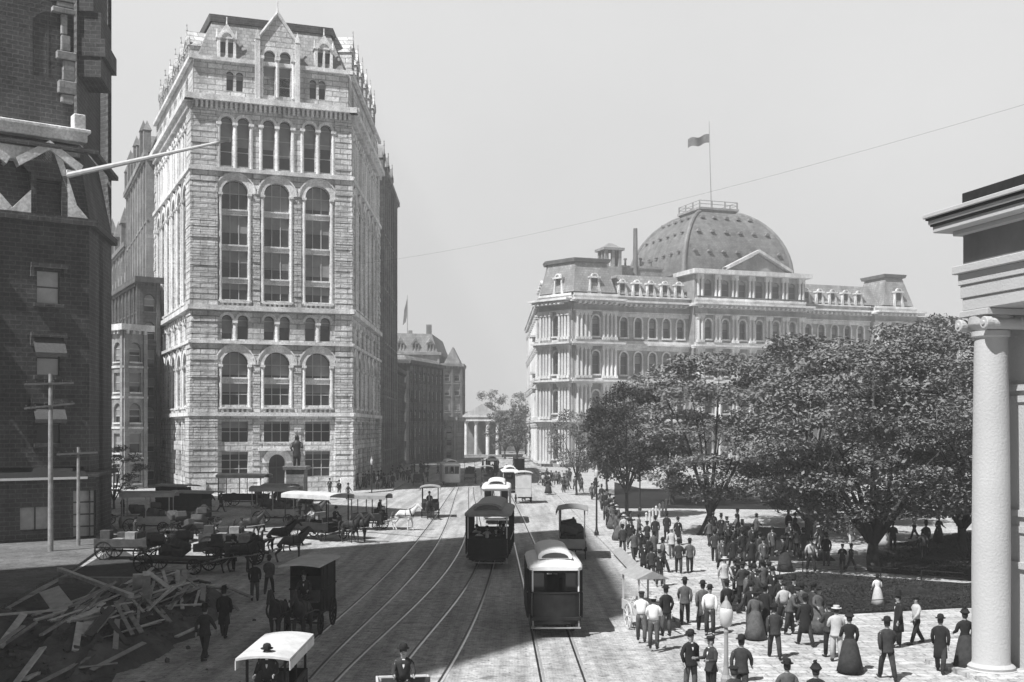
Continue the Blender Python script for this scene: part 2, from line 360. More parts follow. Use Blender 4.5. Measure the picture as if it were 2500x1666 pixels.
# ---------------------------------------------------------------- the tall stone office tower
TA = (-36.5, 131.0); TB = (-19.4, 137.2); TC = (-19.85, 170.0); TD = (-49.6, 160.0)
T = thing('office_tower', 'tall pale rough-stone office tower with arched windows, steep roof and central gable', 'building', (-31, 150, 0))
m = MB(); glass = []
def tower_face(A, B, bays, front):
    fr = FR(A, B); L = fr.L; top = []
    def ops(f): return [x for c in bays for x in f(c)]
    door = bays[1] if front else None
    band(m, fr, 0, L, 0, 5.4, ops(lambda c: [(c, 1.9, .35, 4.55, True)] if c == door else [(c, 3.0, 1.9, 4.9, False)]), .6)
    band(m, fr, 0, L, 5.4, 9.0, ops(lambda c: [(c, 3.0, 6.0, 8.4, False)]), .6)
    band(m, fr, 0, L, 9.0, 17.5, ops(lambda c: [(c, 3.0, 10.3, 16.5, True)]), .8)
    band(m, fr, 0, L, 17.5, 21.3, ops(lambda c: [(c-.9, 1.2, 17.9, 20.7, True), (c+.9, 1.2, 17.9, 20.7, True)]), .6)
    band(m, fr, 0, L, 21.3, 37.3, ops(lambda c: [(c, 3.0, 22.5, 36.3, True)]), .8)
    band(m, fr, 0, L, 37.3, 45.2, ops(lambda c: [(c-.95, 1.35, 37.9, 43.6, True), (c+.95, 1.35, 37.9, 43.6, True)]), .6)
    # attic, kept behind the cornice
    ab = [c for c in bays if not (front and c == bays[1])]
    band(m, fr, .15, L-.15, 45.2, 50, [x for c in ab for x in ((c-.55, .8, 46.6, 48.9, True), (c+.55, .8, 46.6, 48.9, True))], .45, -.12)
    # strings and cornices
    for z0, z1, o in ((9.0, 9.45, .55), (17.35, 17.7, .5), (21.2, 21.75, .6), (37.15, 37.6, .5), (45.1, 45.75, .95), (49.8, 50.25, .42)):
        fbox(mt, fr, -o, L+o, 0.004, o, z0, z1)
    for k in range(int(L/.55)):      # corbel table
        s_ = .3+k*.55; fbox(mt, fr, s_, s_+.28, .003, .55, 44.3, 45.1)
    # spandrels
    for c in bays:
        for z0, z1 in ((12.8, 13.5), (24.4, 25.05), (28.2, 28.85), (32.3, 32.95)):
            fbox(mt, fr, c-1.5, c+1.5, -.62, -.32, z0, z1); fbox(mt, fr, c-1.5, c+1.5, -.32, -.18, z1-.16, z1+.02)
        fbox(mt, fr, c-1.7, c+1.7, .003, .45, 9.85, 10.05); fbox(mt, fr, c-1.7, c+1.7, .003, .45, 22.05, 22.3)
        for z0, z1 in ((9.5, 9.85), (21.8, 22.05)):
            for q in range(6): fbox(mt, fr, c-1.55+q*.56, c-1.3+q*.56, .003, .35, z0, z1)
        archring(mt, fr, c, 1.5, 15.0, .7, .003, .16); archring(mt, fr, c, 1.5, 34.8, .7, .003, .18)
        archring(mt, fr, c, 2.2, 15.0, .16, .003, .28); archring(mt, fr, c, 2.2, 34.8, .16, .003, .3)
        for x in (-1.64, 1.64):      # slim shafts beside the tall windows
            for z0, z1 in ((9.9, 14.7), (22.3, 34.5)):
                q = fr.W(c+x, .06, z0); mt.tube([q, q+Vector((0, 0, z1-z0))], .17, 8)
                fbox(mt, fr, c+x-.26, c+x+.26, .002, .32, z1, z1+.28); fbox(mt, fr, c+x-.24, c+x+.24, .002, .3, z0-.1, z0+.1)
        for zz, rr, zc in ((17.75, .9, 20.1), (37.65, .95, 42.92)):
            for x in (-rr, rr): archring(mt, fr, c+x, .6 if rr < .92 else .675, zc, .3, .003, .14, 0, 8)
            for x in ((0,) if zz < 20 else (0, -1.85, 1.85)):
                q = fr.W(c+x, .02, zz); mt.tube([q, q+Vector((0, 0, zc-zz-.35))], .2, 8); fbox(mt, fr, c+x-.3, c+x+.3, .002, .3, zc-.35, zc-.05)
        # sloping sill below the ground window
    # rough courses on the piers
    edges = [0]+[x for c in bays for x in (c-1.95, c+1.95)]+[L]
    for z0, z1, end in ((0.0, 9.0, .42), (9.45, 17.35, .30), (21.75, 37.15, .30), (37.6, 44.3, .22), (17.7, 21.2, .22)):
        n = int((z1-z0)/.62); h = (z1-z0)/n
        for k in range(n):
            for i in range(0, len(edges), 2):
                a, b_ = edges[i], edges[i+1]
                corner = i == 0 or i == len(edges)-2
                if not corner and z0 in (37.6, 17.7): continue
                if b_-a < .3: continue
                o = (end if corner else .12)+random.uniform(-.05, .08)
                x0 = a-(end if a == 0 else -.04)+random.uniform(0, .03); x1 = b_+(end if b_ == L else -.04)
                zz = z0+k*h
                fbox(m, fr, x0, x1, .002, o, zz+.04, zz+h-.03)
    for c in bays:
        W_ = lambda *a, **k: glass.append((fr, a, k, front))
        bl = lambda lo, hi: random.uniform(lo, hi)
        if c != door: W_(c, 3.0, 1.9, 4.9, False, -.55, nx=3, nz=3, blind=bl(.0, .2))
        W_(c, 3.0, 6.0, 8.4, False, -.55, nx=3, nz=2, blind=bl(.1, .35))
        W_(c, 3.0, 10.3, 12.8, False, -.72, nx=3, nz=2, blind=bl(.2, .5)); W_(c, 3.0, 13.5, 16.5, True, -.72, nx=3, nz=1, blind=.9)
        for x in (-.9, .9): W_(c+x, 1.2, 17.9, 20.7, True, -.5, nx=1, nz=1, blind=bl(.3, .95))
        for a_, b2, ar in ((22.5, 24.4, False), (25.05, 28.2, False), (28.85, 32.3, False), (32.95, 36.3, True)): W_(c, 3.0, a_, b2, ar, -.72, nx=3, nz=1, blind=bl(.35, 1))
        for x in (-.95, .95): W_(c+x, 1.35, 37.9, 43.6, True, -.5, nx=1, nz=3, blind=random.choice((.75, .5, .6)))
        if c in ab:
            for x in (-.55, .55): W_(c+x, .8, 46.6, 48.9, True, -.5, nx=1, nz=1, blind=.4)
    return fr
mt = MB()
ff = tower_face(TA, TB, [4.75, 9.55, 14.35], True)
fl = tower_face(TD, TA, [3.6+4.45*i for i in range(6)] if False else [3.4+4.7*i for i in range(6)], False)
fR = tower_face(TB, TC, [3.8+4.9*i for i in range(6)], False)
m.add([(TD[0], TD[1], 0), (TC[0], TC[1], 0), (TC[0], TC[1], 50), (TD[0], TD[1], 50)], [(0, 1, 2, 3)])
# central gable on the front
c0 = 9.55
band(m, ff, c0-2.3, c0+2.3, 45.76, 52.6, [(c0-.9, 1.3, 46.4, 51.6, True), (c0+.9, 1.3, 46.4, 51.6, True)], .5, .32)
gp = [(c0-2.3, 52.6), (c0+2.3, 52.6), (c0, 55.9)]
m.add([ff.W(a, .32, z) for a, z in gp]+[ff.W(a, -3.4, z) for a, z in gp], [(0, 1, 2), (3, 5, 4), (0, 3, 5, 2), (1, 2, 5, 4)], 0)
for a in (-2.3, 2.3):
    m.add([ff.W(c0+a, .32, 45.76), ff.W(c0+a, -2.5, 45.76), ff.W(c0+a, -3.4, 52.6), ff.W(c0+a, .32, 52.6)], [(0, 1, 2, 3)])
    fbox(mt, ff, c0+a-.28, c0+a+.28, .33, .75, 45.76, 52.7); mt.add([ff.W(c0+a+x, y, 52.7) for x, y in ((-.3, .3), (.3, .3), (.3, .8), (-.3, .8))]+[ff.W(c0+a, .55, 54.0)], [(0, 1, 4), (1, 2, 4), (2, 3, 4), (3, 0, 4)])
for sg in (-1, 1):
    p0 = ff.W(c0+sg*2.6, .42, 52.4); p1 = ff.W(c0, .42, 56.1); mt.tube([p0, p1], .2, 6)
q = ff.W(c0, .42, 55.9); mt.tube([q, q+Vector((0, 0, .9)), q+Vector((0, 0, 1.5))], [.16, .06, .1], 6)
for x in (-.9, .9): archring(mt, ff, c0+x, .65, 50.95, .35, .323, .5, 0, 8); glass.append((ff, (c0+x, 1.3, 46.4, 51.6, True, -.12), dict(nx=1, nz=4, blind=.55), True))
for x in (-1.85, 0, 1.85):
    q = ff.W(c0+x, .42, 46.2); mt.tube([q, q+Vector((0, 0, 4.3))], .19, 8); fbox(mt, ff, c0+x-.3, c0+x+.3, .33, .7, 50.5, 50.85)
# ground porch
archring(mt, ff, c0, .95, 3.6, .75, .003, .35); fbox(mt, ff, c0-2.2, c0+2.2, .003, .75, 4.98, 5.3)
for k in range(9): fbox(mt, ff, c0-2.0+k*.48, c0-1.85+k*.48, .45, .6, 5.3, 5.85)
fbox(mt, ff, c0-2.2, c0+2.2, .4, .7, 5.85, 6.0)
for x in (-1.9, 1.9): fbox(mt, ff, c0+x-.35, c0+x+.35, .003, .8, 0, 1.6)
for k in range(3): fbox(mt, ff, c0-1.6, c0+1.6, .003, 1.8-.5*k, .15*k+.15, .15*k+.3)
for x in (.2, 17.2): fbox(mt, ff, x-.3, x+1.2, .1, 1.0, .15, 1.7)
m.build('wall', 'rock_stone', T); mt.build('stone_trim', 'smooth_stone', T)
dr = MB(); dr.add([ff.W(a, -.5, z) for a, z in [(c0-.95, .35), (c0+.95, .35)]+arc(c0, .95, 3.6)[::-1]], [tuple(range(13))]); fbox(dr, ff, c0-.05, c0+.05, -.49, -.42, .35, 4.4, 1)
fbox(dr, ff, c0-.9, c0+.9, -.49, -.42, 2.9, 3.1, 1); dr.build('door', ['window_glass', 'dark_wood'], T)
# roof
foot = [TA, TB, TC, TD]
r = MB(); top = slope_roof(r, inset(foot, .6), 50.2, 55.2, 2.0); r.build('roof', 'slate', T)
r = MB(); slope_roof(r, inset(foot, 2.35), 55.21, 56.0, -.12); r.build('roof_cresting', 'dark_brick', T)
def dormer(fr, s, z, wd, h, o=-.6, par=T, mm='smooth_stone', fin=True):
    d = MB(); hw = wd/2
    fbox(d, fr, s-hw, s-hw+.3, o-2.6, o, z, z+h); fbox(d, fr, s+hw-.3, s+hw, o-2.6, o, z, z+h)
    fbox(d, fr, s-.12, s+.12, o-.3, o+.02, z, z+h); fbox(d, fr, s-hw+.3, s+hw-.3, o-2.2, o-.45, z+h-.4, z+h)
    ap = [(s-hw-.15, z+h), (s+hw+.15, z+h), (s, z+h+wd*.85)]
    d.add([fr.W(a, o+.08, q) for a, q in ap]+[fr.W(a, o-3.0, q) for a, q in ap], [(0, 1, 2), (3, 5, 4), (0, 3, 5, 2), (1, 2, 5, 4), (0, 1, 4, 3)])
    archring(d, fr, s, hw*.55, z+h+.05, .18, o+.08, o+.2, 0, 8)
    if fin:
        q = fr.W(s, o, z+h+wd*.85-.1); d.tube([q, q+Vector((0, 0, .5)), q+Vector((0, 0, .8))], [.12, .05, .09], 6)
        for x in (-hw-.05, hw+.05): q = fr.W(s+x, o-.1, z+h); d.tube([q, q+Vector((0, 0, .7)), q+Vector((0, 0, 1.1))], [.14, .1, .02], 6)
    ob = d.build('dormer', mm, par)
    gl = MB(); gl.add([fr.W(s-hw+.3, o-.4, z+.1), fr.W(s+hw-.3, o-.4, z+.1), fr.W(s+hw-.3, o-.4, z+h-.3), fr.W(s-hw+.3, o-.4, z+h-.3)], [(0, 1, 2, 3)])
    gl.build('pane', 'window_glass', ob)
dormer(ff, 3.9, 50.25, 2.1, 2.5); dormer(ff, 15.2, 50.25, 2.1, 2.5)
for i in range(6): dormer(fR, 3.8+4.9*i, 50.25, 2.7, 3.1, -.1, mm='rock_stone')
for i in range(6): dormer(fl, 3.4+4.7*i, 50.25, 2.4, 2.3, -.1, mm='rock_stone')
# windows: front ones first, then the nearest of the sides, the rest as one part
glass.sort(key=lambda g_: (not g_[3], (g_[0].W(g_[1][0], 0, 0)).y))
rest = MB()
for i, (fr, a, k, f_) in enumerate(glass):
    if i < 99:
        wb = MB(); window_mb(wb, fr, *a, **k); wb.build('window', ['window_glass', 'window_blind', 'sash'], T)
    else: window_mb(rest, fr, *a, **k)
tag(rest.build('window', ['window_glass', 'window_blind', 'sash'], T), kind='stuff')

# ---------------------------------------------------------------- generic city building
def building(label, poly, faces, zt, floors, wall='brown_brick', trim='pale_stone', cat='building', name='building', z_first=1.0, arch=True, cornice=.6, roofs=None, pil=True, wfrac=.5, blind='window_blind', wmax=60, bayw=3.2, corn_h=.8, strings=True, extra=None):
    """faces: list of polygon edge indices given windows"""
    T_ = thing(name, label, cat, (poly[0][0], poly[0][1], 0))
    mw, tr, wins = MB(), MB(), []
    n = len(poly); fh = (zt-1.2)/floors
    for i in range(n):
        fr = FR(poly[i], poly[(i+1) % n]); L = fr.L
        if i not in faces: band(mw, fr, 0, L, 0, zt, []); continue
        nb = max(1, int(L/bayw)); bw = L/nb
        for f in range(floors):
            z0 = f*fh; a = z0+fh*.22; b_ = z0+fh*.86; wd = bw*wfrac
            ar = arch and (f % 3 == 2 or f == floors-1)
            band(mw, fr, 0, L, z0, z0+fh, [(bw*(k+.5), wd, a, b_, ar) for k in range(nb)], .35)
            for k in range(nb): wins.append((fr, (bw*(k+.5), wd, a, b_, ar, -.3), dict(nx=1 if wd < 2 else 2, nz=2, blind=random.choice((.3, .5, .7, .9)))))
            if strings and (f % 2 == 1 or floors < 6): fbox(tr, fr, -.12, L+.12, .003, .14, z0+.05, z0+.3)
            if floors <= 8:
                for k in range(nb): fbox(tr, fr, bw*(k+.5)-wd/2-.1, bw*(k+.5)+wd/2+.1, .004, .16, a-.18, a)
        band(mw, fr, 0, L, floors*fh, zt, [])
        if pil:
            for k in range(nb+1):
                x = min(max(bw*k, .25), L-.25); fbox(mw, fr, x-.25, x+.25, .002, .22, 0, zt-.1)
        fbox(tr, fr, -cornice, L+cornice, .004, cornice, zt-corn_h*.4, zt+corn_h*.6-.05)
        for k in range(int(L/.8)): fbox(tr, fr, .2+k*.8, .5+k*.8, .003, cornice*.7, zt-corn_h*.9, zt-corn_h*.4)
    mw.add([(p[0], p[1], zt+.3) for p in poly], [tuple(range(n))])
    mw.build('wall', wall, T_); tr.build('cornice', trim, T_)
    wins.sort(key=lambda q: q[0].W(q[1][0], 0, 0).y); rest = MB()
    for k, (fr, a, kw) in enumerate(wins):
        if k < wmax: wb = MB(); window_mb(wb, fr, *a, **kw); wb.build('window', ['window_glass', blind, 'sash'], T_)
        else: window_mb(rest, fr, *a, **kw)
    if rest.v: tag(rest.build('window', ['window_glass', blind, 'sash'], T_), kind='stuff')
    if roofs: roofs(T_)
    return T_
# ornate brick block behind the tower
PB = [(-51.0, 160.6), (-19.2, 171.0), (-19.9, 197), (-63.4, 189)]
def pr(T_):
    r = MB(); slope_roof(r, inset(PB, .4), 46.3, 50.5, 1.6); r.build('roof', 'dark_brick', T_)
    for i in (1, 3):
        fr = FR(PB[i], PB[(i+1) % 4])
        for k in range(7 if i == 3 else 0):
            s = 1+k*(fr.L-2)/6; d = MB(); fbox(d, fr, s-.5, s+.5, -.5, .5, 46.4, 49.5+(k % 2)); 
            d.add([fr.W(s+x, y, 49.5+(k % 2)) for x, y in ((-.6, -.6), (.6, -.6), (.6, .6), (-.6, .6))]+[fr.W(s, 0, 51.0+(k % 2)*1.2)], [(0, 1, 4), (1, 2, 4), (2, 3, 4), (3, 0, 4)])
            d.build('turret', 'mid_stone', T_)
        for k in range(3): dormer(fr, 5+k*8, 46.4, 2.6, 2.4, -.3, T_, 'mid_stone')
building('dark ornate brick block with turreted roofline standing directly behind the pale office tower', PB, (1, 3), 46, 11, 'mid_stone', 'mid_stone', roofs=pr, bayw=3.6)
# left street beyond
def r2(T_):
    fr = FR((-84, 232), (-63.8, 190))
    for k in range(5):
        s = 4+k*9; d = MB(); fbox(d, fr, s-.9, s+.9, -1.2, .2, 38.3, 41.5+(k % 3)); d.add([fr.W(s+x, y, 41.5+(k % 3)) for x, y in ((-1.1, -1.4), (1.1, -1.4), (1.1, .4), (-1.1, .4))]+[fr.W(s, -.5, 44.5+(k % 3))], [(0, 1, 4), (1, 2, 4), (2, 3, 4), (3, 0, 4)])
        d.build('gable', 'grey_brick', T_)
building('hazy grey office block with spiky gables far down the narrow street on the left', [(-63.8, 190), (-40, 198), (-60, 240), (-84, 232)], (3,), 38, 9, 'grey_brick', 'grey_brick', roofs=r2, bayw=4)
building('low pale sunlit building with stone bands between dark corner block and office tower', [(-47.4, 140), (-45.4, 142.5), (-57, 172), (-75, 166), (-56.5, 148)], (0, 4), 19.9, 5, 'pale_stone', 'smooth_stone', bayw=2.7, cornice=.7)
building('narrow street building in shade seen edge-on behind the pale corner building', [(-48.8, 150), (-46.5, 151.5), (-60, 185), (-66, 182)], (0, 3), 27, 7, 'brown_brick', 'brown_brick', bayw=2.6)
# ---------------------------------------------------------------- left dark brick corner block
DL = (-51.8, 61.2); DE = (-28.75, 78.0); DG = (-30.1, 86.2); DH = (-60, 110)
D = thing('corner_block', 'dark brick corner block with steep dormered attic, cut by the left edge', 'building', (-35, 80, 0))
fr = FR(DL, DE); L = fr.L; fs = FR(DE, DG)
m = MB(); t_ = MB()
ws = []; 
def sx(u, v=0):      # distance along the front wall seen at picture column u
    k = (u-1250)/F; A, d = fr.A, fr.d; return (k*A.y-A.x)/(d.x-k*d.y)
s1, s2 = sx(94), sx(142); sm = (s1+s2)/2
wc = [sm, sm-4.6, sm-9.2, sm-13.8]
rows = [(6.4, 8.8), (11.0, 13.4), (15.9, 18.1)]
band(m, fr, 0, L, 4.4, 9.9, [(c, 1.5, 6.6, 9.1, False) for c in wc], .3); band(m, fr, 0, L, 9.9, 14.6, [(c, 1.45, 11.1, 13.5, False) for c in wc], .3); band(m, fr, 0, L, 14.6, 21.5, [(c, 1.45, 15.9, 18.1, False) for c in wc], .3)
band(m, fr, 0, L, 0, 4.4, [(sx(88), 2.0, .8, 2.4, False), (sx(218)-.3, 1.5, .1, 3.4, False), (sx(88)-5, 2.4, .2, 3.4, False)], .5)
band(m, fs, 0, fs.L, 0, 21.5, [(4.2, 1.5, 11, 13.4, False), (4.2, 1.5, 15.9, 18.1, False), (4.2, 1.5, 6.6, 9, False)], .3)
band(m, fs, 0, fs.L, 27.2, 41, [(4.5, 1.7, 32, 36, True)], .3, -.8)
band(m, fr, 0, L-.8, 27.2, 38, [(c, 2.0, 31.2, 35.6, True) for c in (sm+.2, sm-4.2, sm-8.4)], .12, -.8)
band(m, fr, 0, L-.8, 38, 41, [], .3, -.8)
m.add([(DG[0], DG[1], 0), (DH[0], DH[1], 0), (DH[0], DH[1], 41), (DG[0], DG[1], 41)], [(0, 1, 2, 3)])
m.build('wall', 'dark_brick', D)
for z0, z1, o in ((21.3, 21.75, .45), (4.3, 4.6, .5), (26.2, 26.5, .5)):
    fbox(t_, fr, 0, L+o, .004, o, z0, z1); fbox(t_, fs, 0, fs.L, .004, o, z0, z1)
for c in wc:
    for za, zb in ((6.6, 9.1), (11.1, 13.5), (15.9, 18.1)):
        fbox(t_, fr, c-.95, c+.95, .003, .3, za-.25, za); fbox(t_, fr, c-1.15, c+1.15, .003, .34, zb+.15, zb+.45)
        for x in (-1.05, 1.05): fbox(t_, fr, c+x-.12, c+x+.12, .003, .24, zb-.45, zb+.15)
t_.build('stone_string', 'dark_brick', D)
for c in wc[:3]:
    for zb in (9.1, 13.5):
        q = MB(); A_ = [fr.W(c-1.0, .02, zb+.12), fr.W(c+1.0, .02, zb+.12), fr.W(c+1.0, .8, zb-.9), fr.W(c-1.0, .8, zb-.9)]; q.add(A_+[p+Vector((0, 0, -.04)) for p in A_], [(0, 1, 2, 3), (4, 7, 6, 5), (0, 3, 7, 4), (1, 5, 6, 2)])
        fbox(q, fr, c-1.0, c+1.0, .78, .81, zb-1.15, zb-.91); q.build('window_awning', 'grey_cloth', D)
# steep attic storey with dormers
r = MB(); 
a0, a1, b0, b1 = fr.W(0, .1, 21.76), fr.W(L, .1, 21.76), fr.W(L-.5, -1.0, 27.2), fr.W(0, -1.0, 27.2); r.add([a0, a1, b0, b1], [(0, 1, 2, 3)], 0, [[(0, 0), (L, 0), (L, 6), (0, 6)]])
a2, b2 = fs.W(fs.L, .1, 21.76), fs.W(fs.L, -1.0, 27.2); r.add([a1, a2, b2, b0], [(0, 1, 2, 3)], 0, [[(0, 0), (8, 0), (8, 6), (0, 6)]]); r.build('attic_roof', 'dark_brick', D)
c = MB(); fbox(c, fr, L-7.4, L-.2, -.6, .35, 26.9, 27.75); fbox(c, fr, 0, L-8.2, -.6, .35, 26.9, 27.75); fbox(c, fr, L-7.5, L+.0, -.5, .5, 27.5, 27.74+.03); fbox(c, fr, L-1.1, L-.3, -.5, .3, 27.78, 28.8)
fbox(c, fr, L-7.2, L-2.4, -.5, .2, 25.2, 26.15)
c.build('stone_cornice', 'smooth_stone', D, bevel=.06)
for cc in wc[:2]:
    d = MB(); z = 21.8; hw = 1.9
    fbox(d, fr, cc-1.15, cc-.8, -.9, .25, z, z+2.7, 1); fbox(d, fr, cc+.8, cc+1.15, -.9, .25, z, z+2.7, 1)
    fbox(d, fr, cc-.8, cc+.8, -.9, .15, z+2.3, z+2.7, 1)
    # sloping stone cheeks and pediment
    for sg in (-1, 1):
        d.add([fr.W(cc+sg*1.16, o, q) for o, q in ((.3, z), (-.3, z), (-.3, z+1.5), (.3, z+1.5))]+[fr.W(cc+sg*2.5, o, z) for o in (.3, -.3)], [(0, 4, 3), (1, 2, 5), (3, 2, 5, 4), (0, 4, 5, 1)])
        p = [fr.W(cc, .45, z+4.3), fr.W(cc+sg*1.9, .45, z+3.0), fr.W(cc+sg*2.15, .45, z+3.5), fr.W(cc, .45, z+4.9)]; q = [x-fr.n*.9 for x in p]
        d.add(p+q, [(0, 1, 2, 3), (4, 7, 6, 5), (0, 4, 5, 1), (1, 5, 6, 2), (2, 6, 7, 3)])
    p = [fr.W(cc-1.3, .2, z+2.7), fr.W(cc+1.3, .2, z+2.7), fr.W(cc+1.7, .2, z+3.1), fr.W(cc, .2, z+4.3), fr.W(cc-1.7, .2, z+3.1)]; q = [x-fr.n*1.5 for x in p]
    d.add(p+q, [(0, 1, 2, 3, 4), (0, 5, 6, 1), (2, 7, 8, 3), (3, 8, 9, 4)], 1)
    ob = d.build('dormer', ['smooth_stone', 'dark_brick'], D)
    wb = MB(); window_mb(wb, fr, cc, 1.6, z+.05, z+2.3, False, -.35, nx=1, nz=2, blind=0); wb.build('window', ['window_glass', 'window_blind', 'dark_sash'], ob)
# long sloping stone brace right of the dormer, corner stones of the chimney stack
c = MB(); c.add([fr.W(s, o, z) for o in (.25, -.5) for s, z in ((L-2.4, 26.1), (L-1.9, 25.9), (L-.9, 22.7), (L-1.3, 22.9))], [(0, 1, 2, 3), (4, 7, 6, 5), (0, 4, 5, 1), (1, 5, 6, 2), (2, 6, 7, 3), (3, 7, 4, 0)])
fbox(c, fr, L-1.6, L-.6, .0, .5, 24.7, 24.9); c.build('stone_brace', 'smooth_stone', D)
ch = MB()
for k, (z0, z1, w0, w1, o) in enumerate(((29.6, 30.2, .9, 0.1, .1), (30.2, 31.1, 1.1, -.1, .15), (31.1, 32.5, .8, 0, .05), (32.5, 33.1, 1.2, -.1, .1), (33.1, 34.2, .9, .3, .05), (34.2, 35.6, .9, .5, .05), (35.6, 36.0, 1.5, .0, .15), (36.0, 36.4, 1.2, .1, .12), (36.4, 36.9, 1.6, 0, .15))):
    fbox(ch, fr, L-.8-w0, L-.8-w1, -.79, o-.5, z0+.02, z1-.02)
ch.tube([fr.W(L-1.3, -.6, 36.9), fr.W(L-2.1, -.6, 41.5)], .2, 6); ch.build('chimney_stonework', 'pale_stone', D, bevel=.05)
ck = MB(); fbox(ck, fs, .3, 4.2, -.79, .7, 31.6, 36.0); fbox(ck, fs, .1, 5.2, -.79, .25, 36.01, 43); fbox(ck, fs, .2, 4.6, -.79, 1.0, 33, 34.2); ck.build('chimney', 'dark_brick', D)
for i, cc in enumerate(wc):
    for (za, zb) in ((6.6, 9.1), (11.1, 13.5), (15.9, 18.1)):
        wb = MB(); bl = .97 if (i == 0 and za > 7) else random.choice((0, .5, .6)); window_mb(wb, fr, cc, 1.5 if za < 7 else 1.45, za, zb, False, -.25, nx=1, nz=2, blind=bl); wb.build('window', ['window_glass', 'pale_blind', 'dark_sash'], D)
for (za, zb) in ((6.6, 9), (11, 13.4), (15.9, 18.1)):
    wb = MB(); window_mb(wb, fs, 4.2, 1.5, za, zb, False, -.25, nx=1, nz=2, blind=0); wb.build('window', ['window_glass', 'window_blind', 'dark_sash'], D)
for cc in (sm+.2, sm-4.2, sm-8.4): wb = MB(); window_mb(wb, fr, cc, 2.0, 31.2, 35.6, True, -.91, nx=2, nz=3, blind=0, fw=.06, depth=.03); wb.build('window', ['dark_brick', 'window_blind', 'dark_sash'], D)
wb = MB(); window_mb(wb, fr, sx(88), 2.0, .8, 2.4, False, -.35, nx=2, nz=1, blind=.95); wb.build('shop_window', ['window_glass', 'canvas', 'dark_sash'], D)
wb = MB(); window_mb(wb, fr, sx(218)-.3, 1.5, .1, 3.4, False, -.35, nx=1, nz=4, blind=.95); wb.build('shutter', ['window_glass', 'canvas', 'dark_sash'], D)
aw = MB(); aw.add([fr.W(0, .01, 5.0), fr.W(L-.4, .01, 5.0), fr.W(L-.4, 1.0, 4.36), fr.W(0, 1.0, 4.36)], [(0, 1, 2, 3)]); fbox(aw, fr, 0, L-.4, .96, 1.04, 4.2, 4.36, 1); aw.build('awning', ['black_cloth', 'white_paint'], D)
# flagpole slanting out of the dormer
p0 = P(168, 428, 76.5); p1 = P(560, 342, 66)
b = MB(); b.tube([p0, p0.lerp(p1, .5), p1], [.20, .14, .07], 8); b.lathe([(0, -.15), (.14, 0), (0, .15)], p1, 8)
tag(b.build('flagpole', 'cream_paint'), 'long pale bare flagpole slanting out from the dormer of the dark corner block', 'flagpole')
# tall block outside the picture whose shadow crosses the street
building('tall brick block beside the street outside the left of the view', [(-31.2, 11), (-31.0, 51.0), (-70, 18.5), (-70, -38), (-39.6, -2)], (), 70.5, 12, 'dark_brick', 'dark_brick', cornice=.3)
# ---------------------------------------------------------------- domed government building (granite, French roofs)
a20 = R(20); dX = (math.cos(a20), math.sin(a20)); P0 = Vector((11.8, 222, 0))
def PP(s, o): return (P0.x+dX[0]*s+dX[1]*o, P0.y+dX[1]*s-dX[0]*o)     # s along the front, o outwards
GOV = thing('domed_building', 'vast pale granite building with dark square dome and mansard pavilions behind the trees', 'building', (40, 240, 0))
gw, gt, gc, gwin = MB(), MB(), MB(), []
LV = [(0.6, 8.6, 1.6, 7.4), (9.4, 16.4, 10.6, 15.0), (17.4, 23.7, 18.2, 22.7), (24.9, 30.4, 25.6, 29.6)]
CO = [(8.6, 9.4, 1.0), (16.4, 17.4, 1.15), (23.7, 24.9, 1.15), (32.1, 33.5, 1.9)]
def gface(A, B, wins, cols, ww=1.5, wlim=4, ko=1.0):
    fr = FR(A, B); L = fr.L
    for i, (z0, z1, a, b_) in enumerate(LV):
        band(gw, fr, 0, L, z0 if i else 0, z1, [(x, ww, a, b_, True) for x in wins], .7)
        for x in wins:
            gwin.append((fr, (x, ww, a, b_, True, -.62), dict(nx=1, nz=2, blind=random.choice((.2, .4, .5)), fw=.14)))
            archring(gt, fr, x, ww/2, b_-ww/2, .28, .003, .22, 0, 8)
            fbox(gt, fr, x-ww/2-.3, x+ww/2+.3, .003, .4, a-.3, a)
            for s_ in (-1, 1): fbox(gt, fr, x+s_*(ww/2+.2)-.16, x+s_*(ww/2+.2)+.16, .003, .16, a, b_-ww/2)
        for x in cols:
            for dx in (-.42, .42):
                q = fr.W(x+dx, .5, z0+.5); gc.tube([q, q+Vector((0, 0, (z1-z0)-1.3))], [.30, .25], 10)
                fbox(gc, fr, x+dx-.36, x+dx+.36, .12, .88, z0, z0+.5)
                fbox(gc, fr, x+dx-.36, x+dx+.36, .12, .88, z1-.8, z1-.45)
            fbox(gc, fr, x-.85, x+.85, .11, .95, z1-.45, z1-.02)
            fbox(gc, fr, x-.8, x+.8, .003, .13, z0, z1-.02)
        if not cols: fbox(gt, fr, 0, L, .003, .12, z1-.7, z1-.01)
    band(gw, fr, 0, L, 30.4, 32.2, [], .2, .25); fbox(gt, fr, 0, L, .26, .5, 30.41, 30.65)
    for z0, z1, o in CO:
        e = .85*(.5 if ko < 1 else 1) if cols else .25; o *= ko
        fbox(gt, fr, -o*.6, L+o*.6, .004, e+o*.4, z0-.05, z0+.25); fbox(gt, fr, -min(o, .75), L+min(o, .75), .004, e+o, z0+.25, z0+.62)
        fbox(gt, fr, 0, L, .004, .3, z0+.62, z1)
        if z0 > 30:
            for k in range(int(L/1.1)): fbox(gt, fr, .3+k*1.1, .8+k*1.1, e+.1, e+o*.8, z0-.45, z0-.06)
            fbox(gt, fr, 0, L, .304, .5, z1-.1, z1+.35)
    return fr
pv = [(PP(0, 0), PP(9.6, 0)), ]
fA = gface(PP(0, 0), PP(9.6, 0), [4.8], [1.2, 2.9, 6.7, 8.4])
c1 = (P0.x-.707*8.8, P0.y+.707*8.8)
fC = gface(c1, PP(0, 0), [4.4], [1.1, 2.7, 6.1, 7.7])
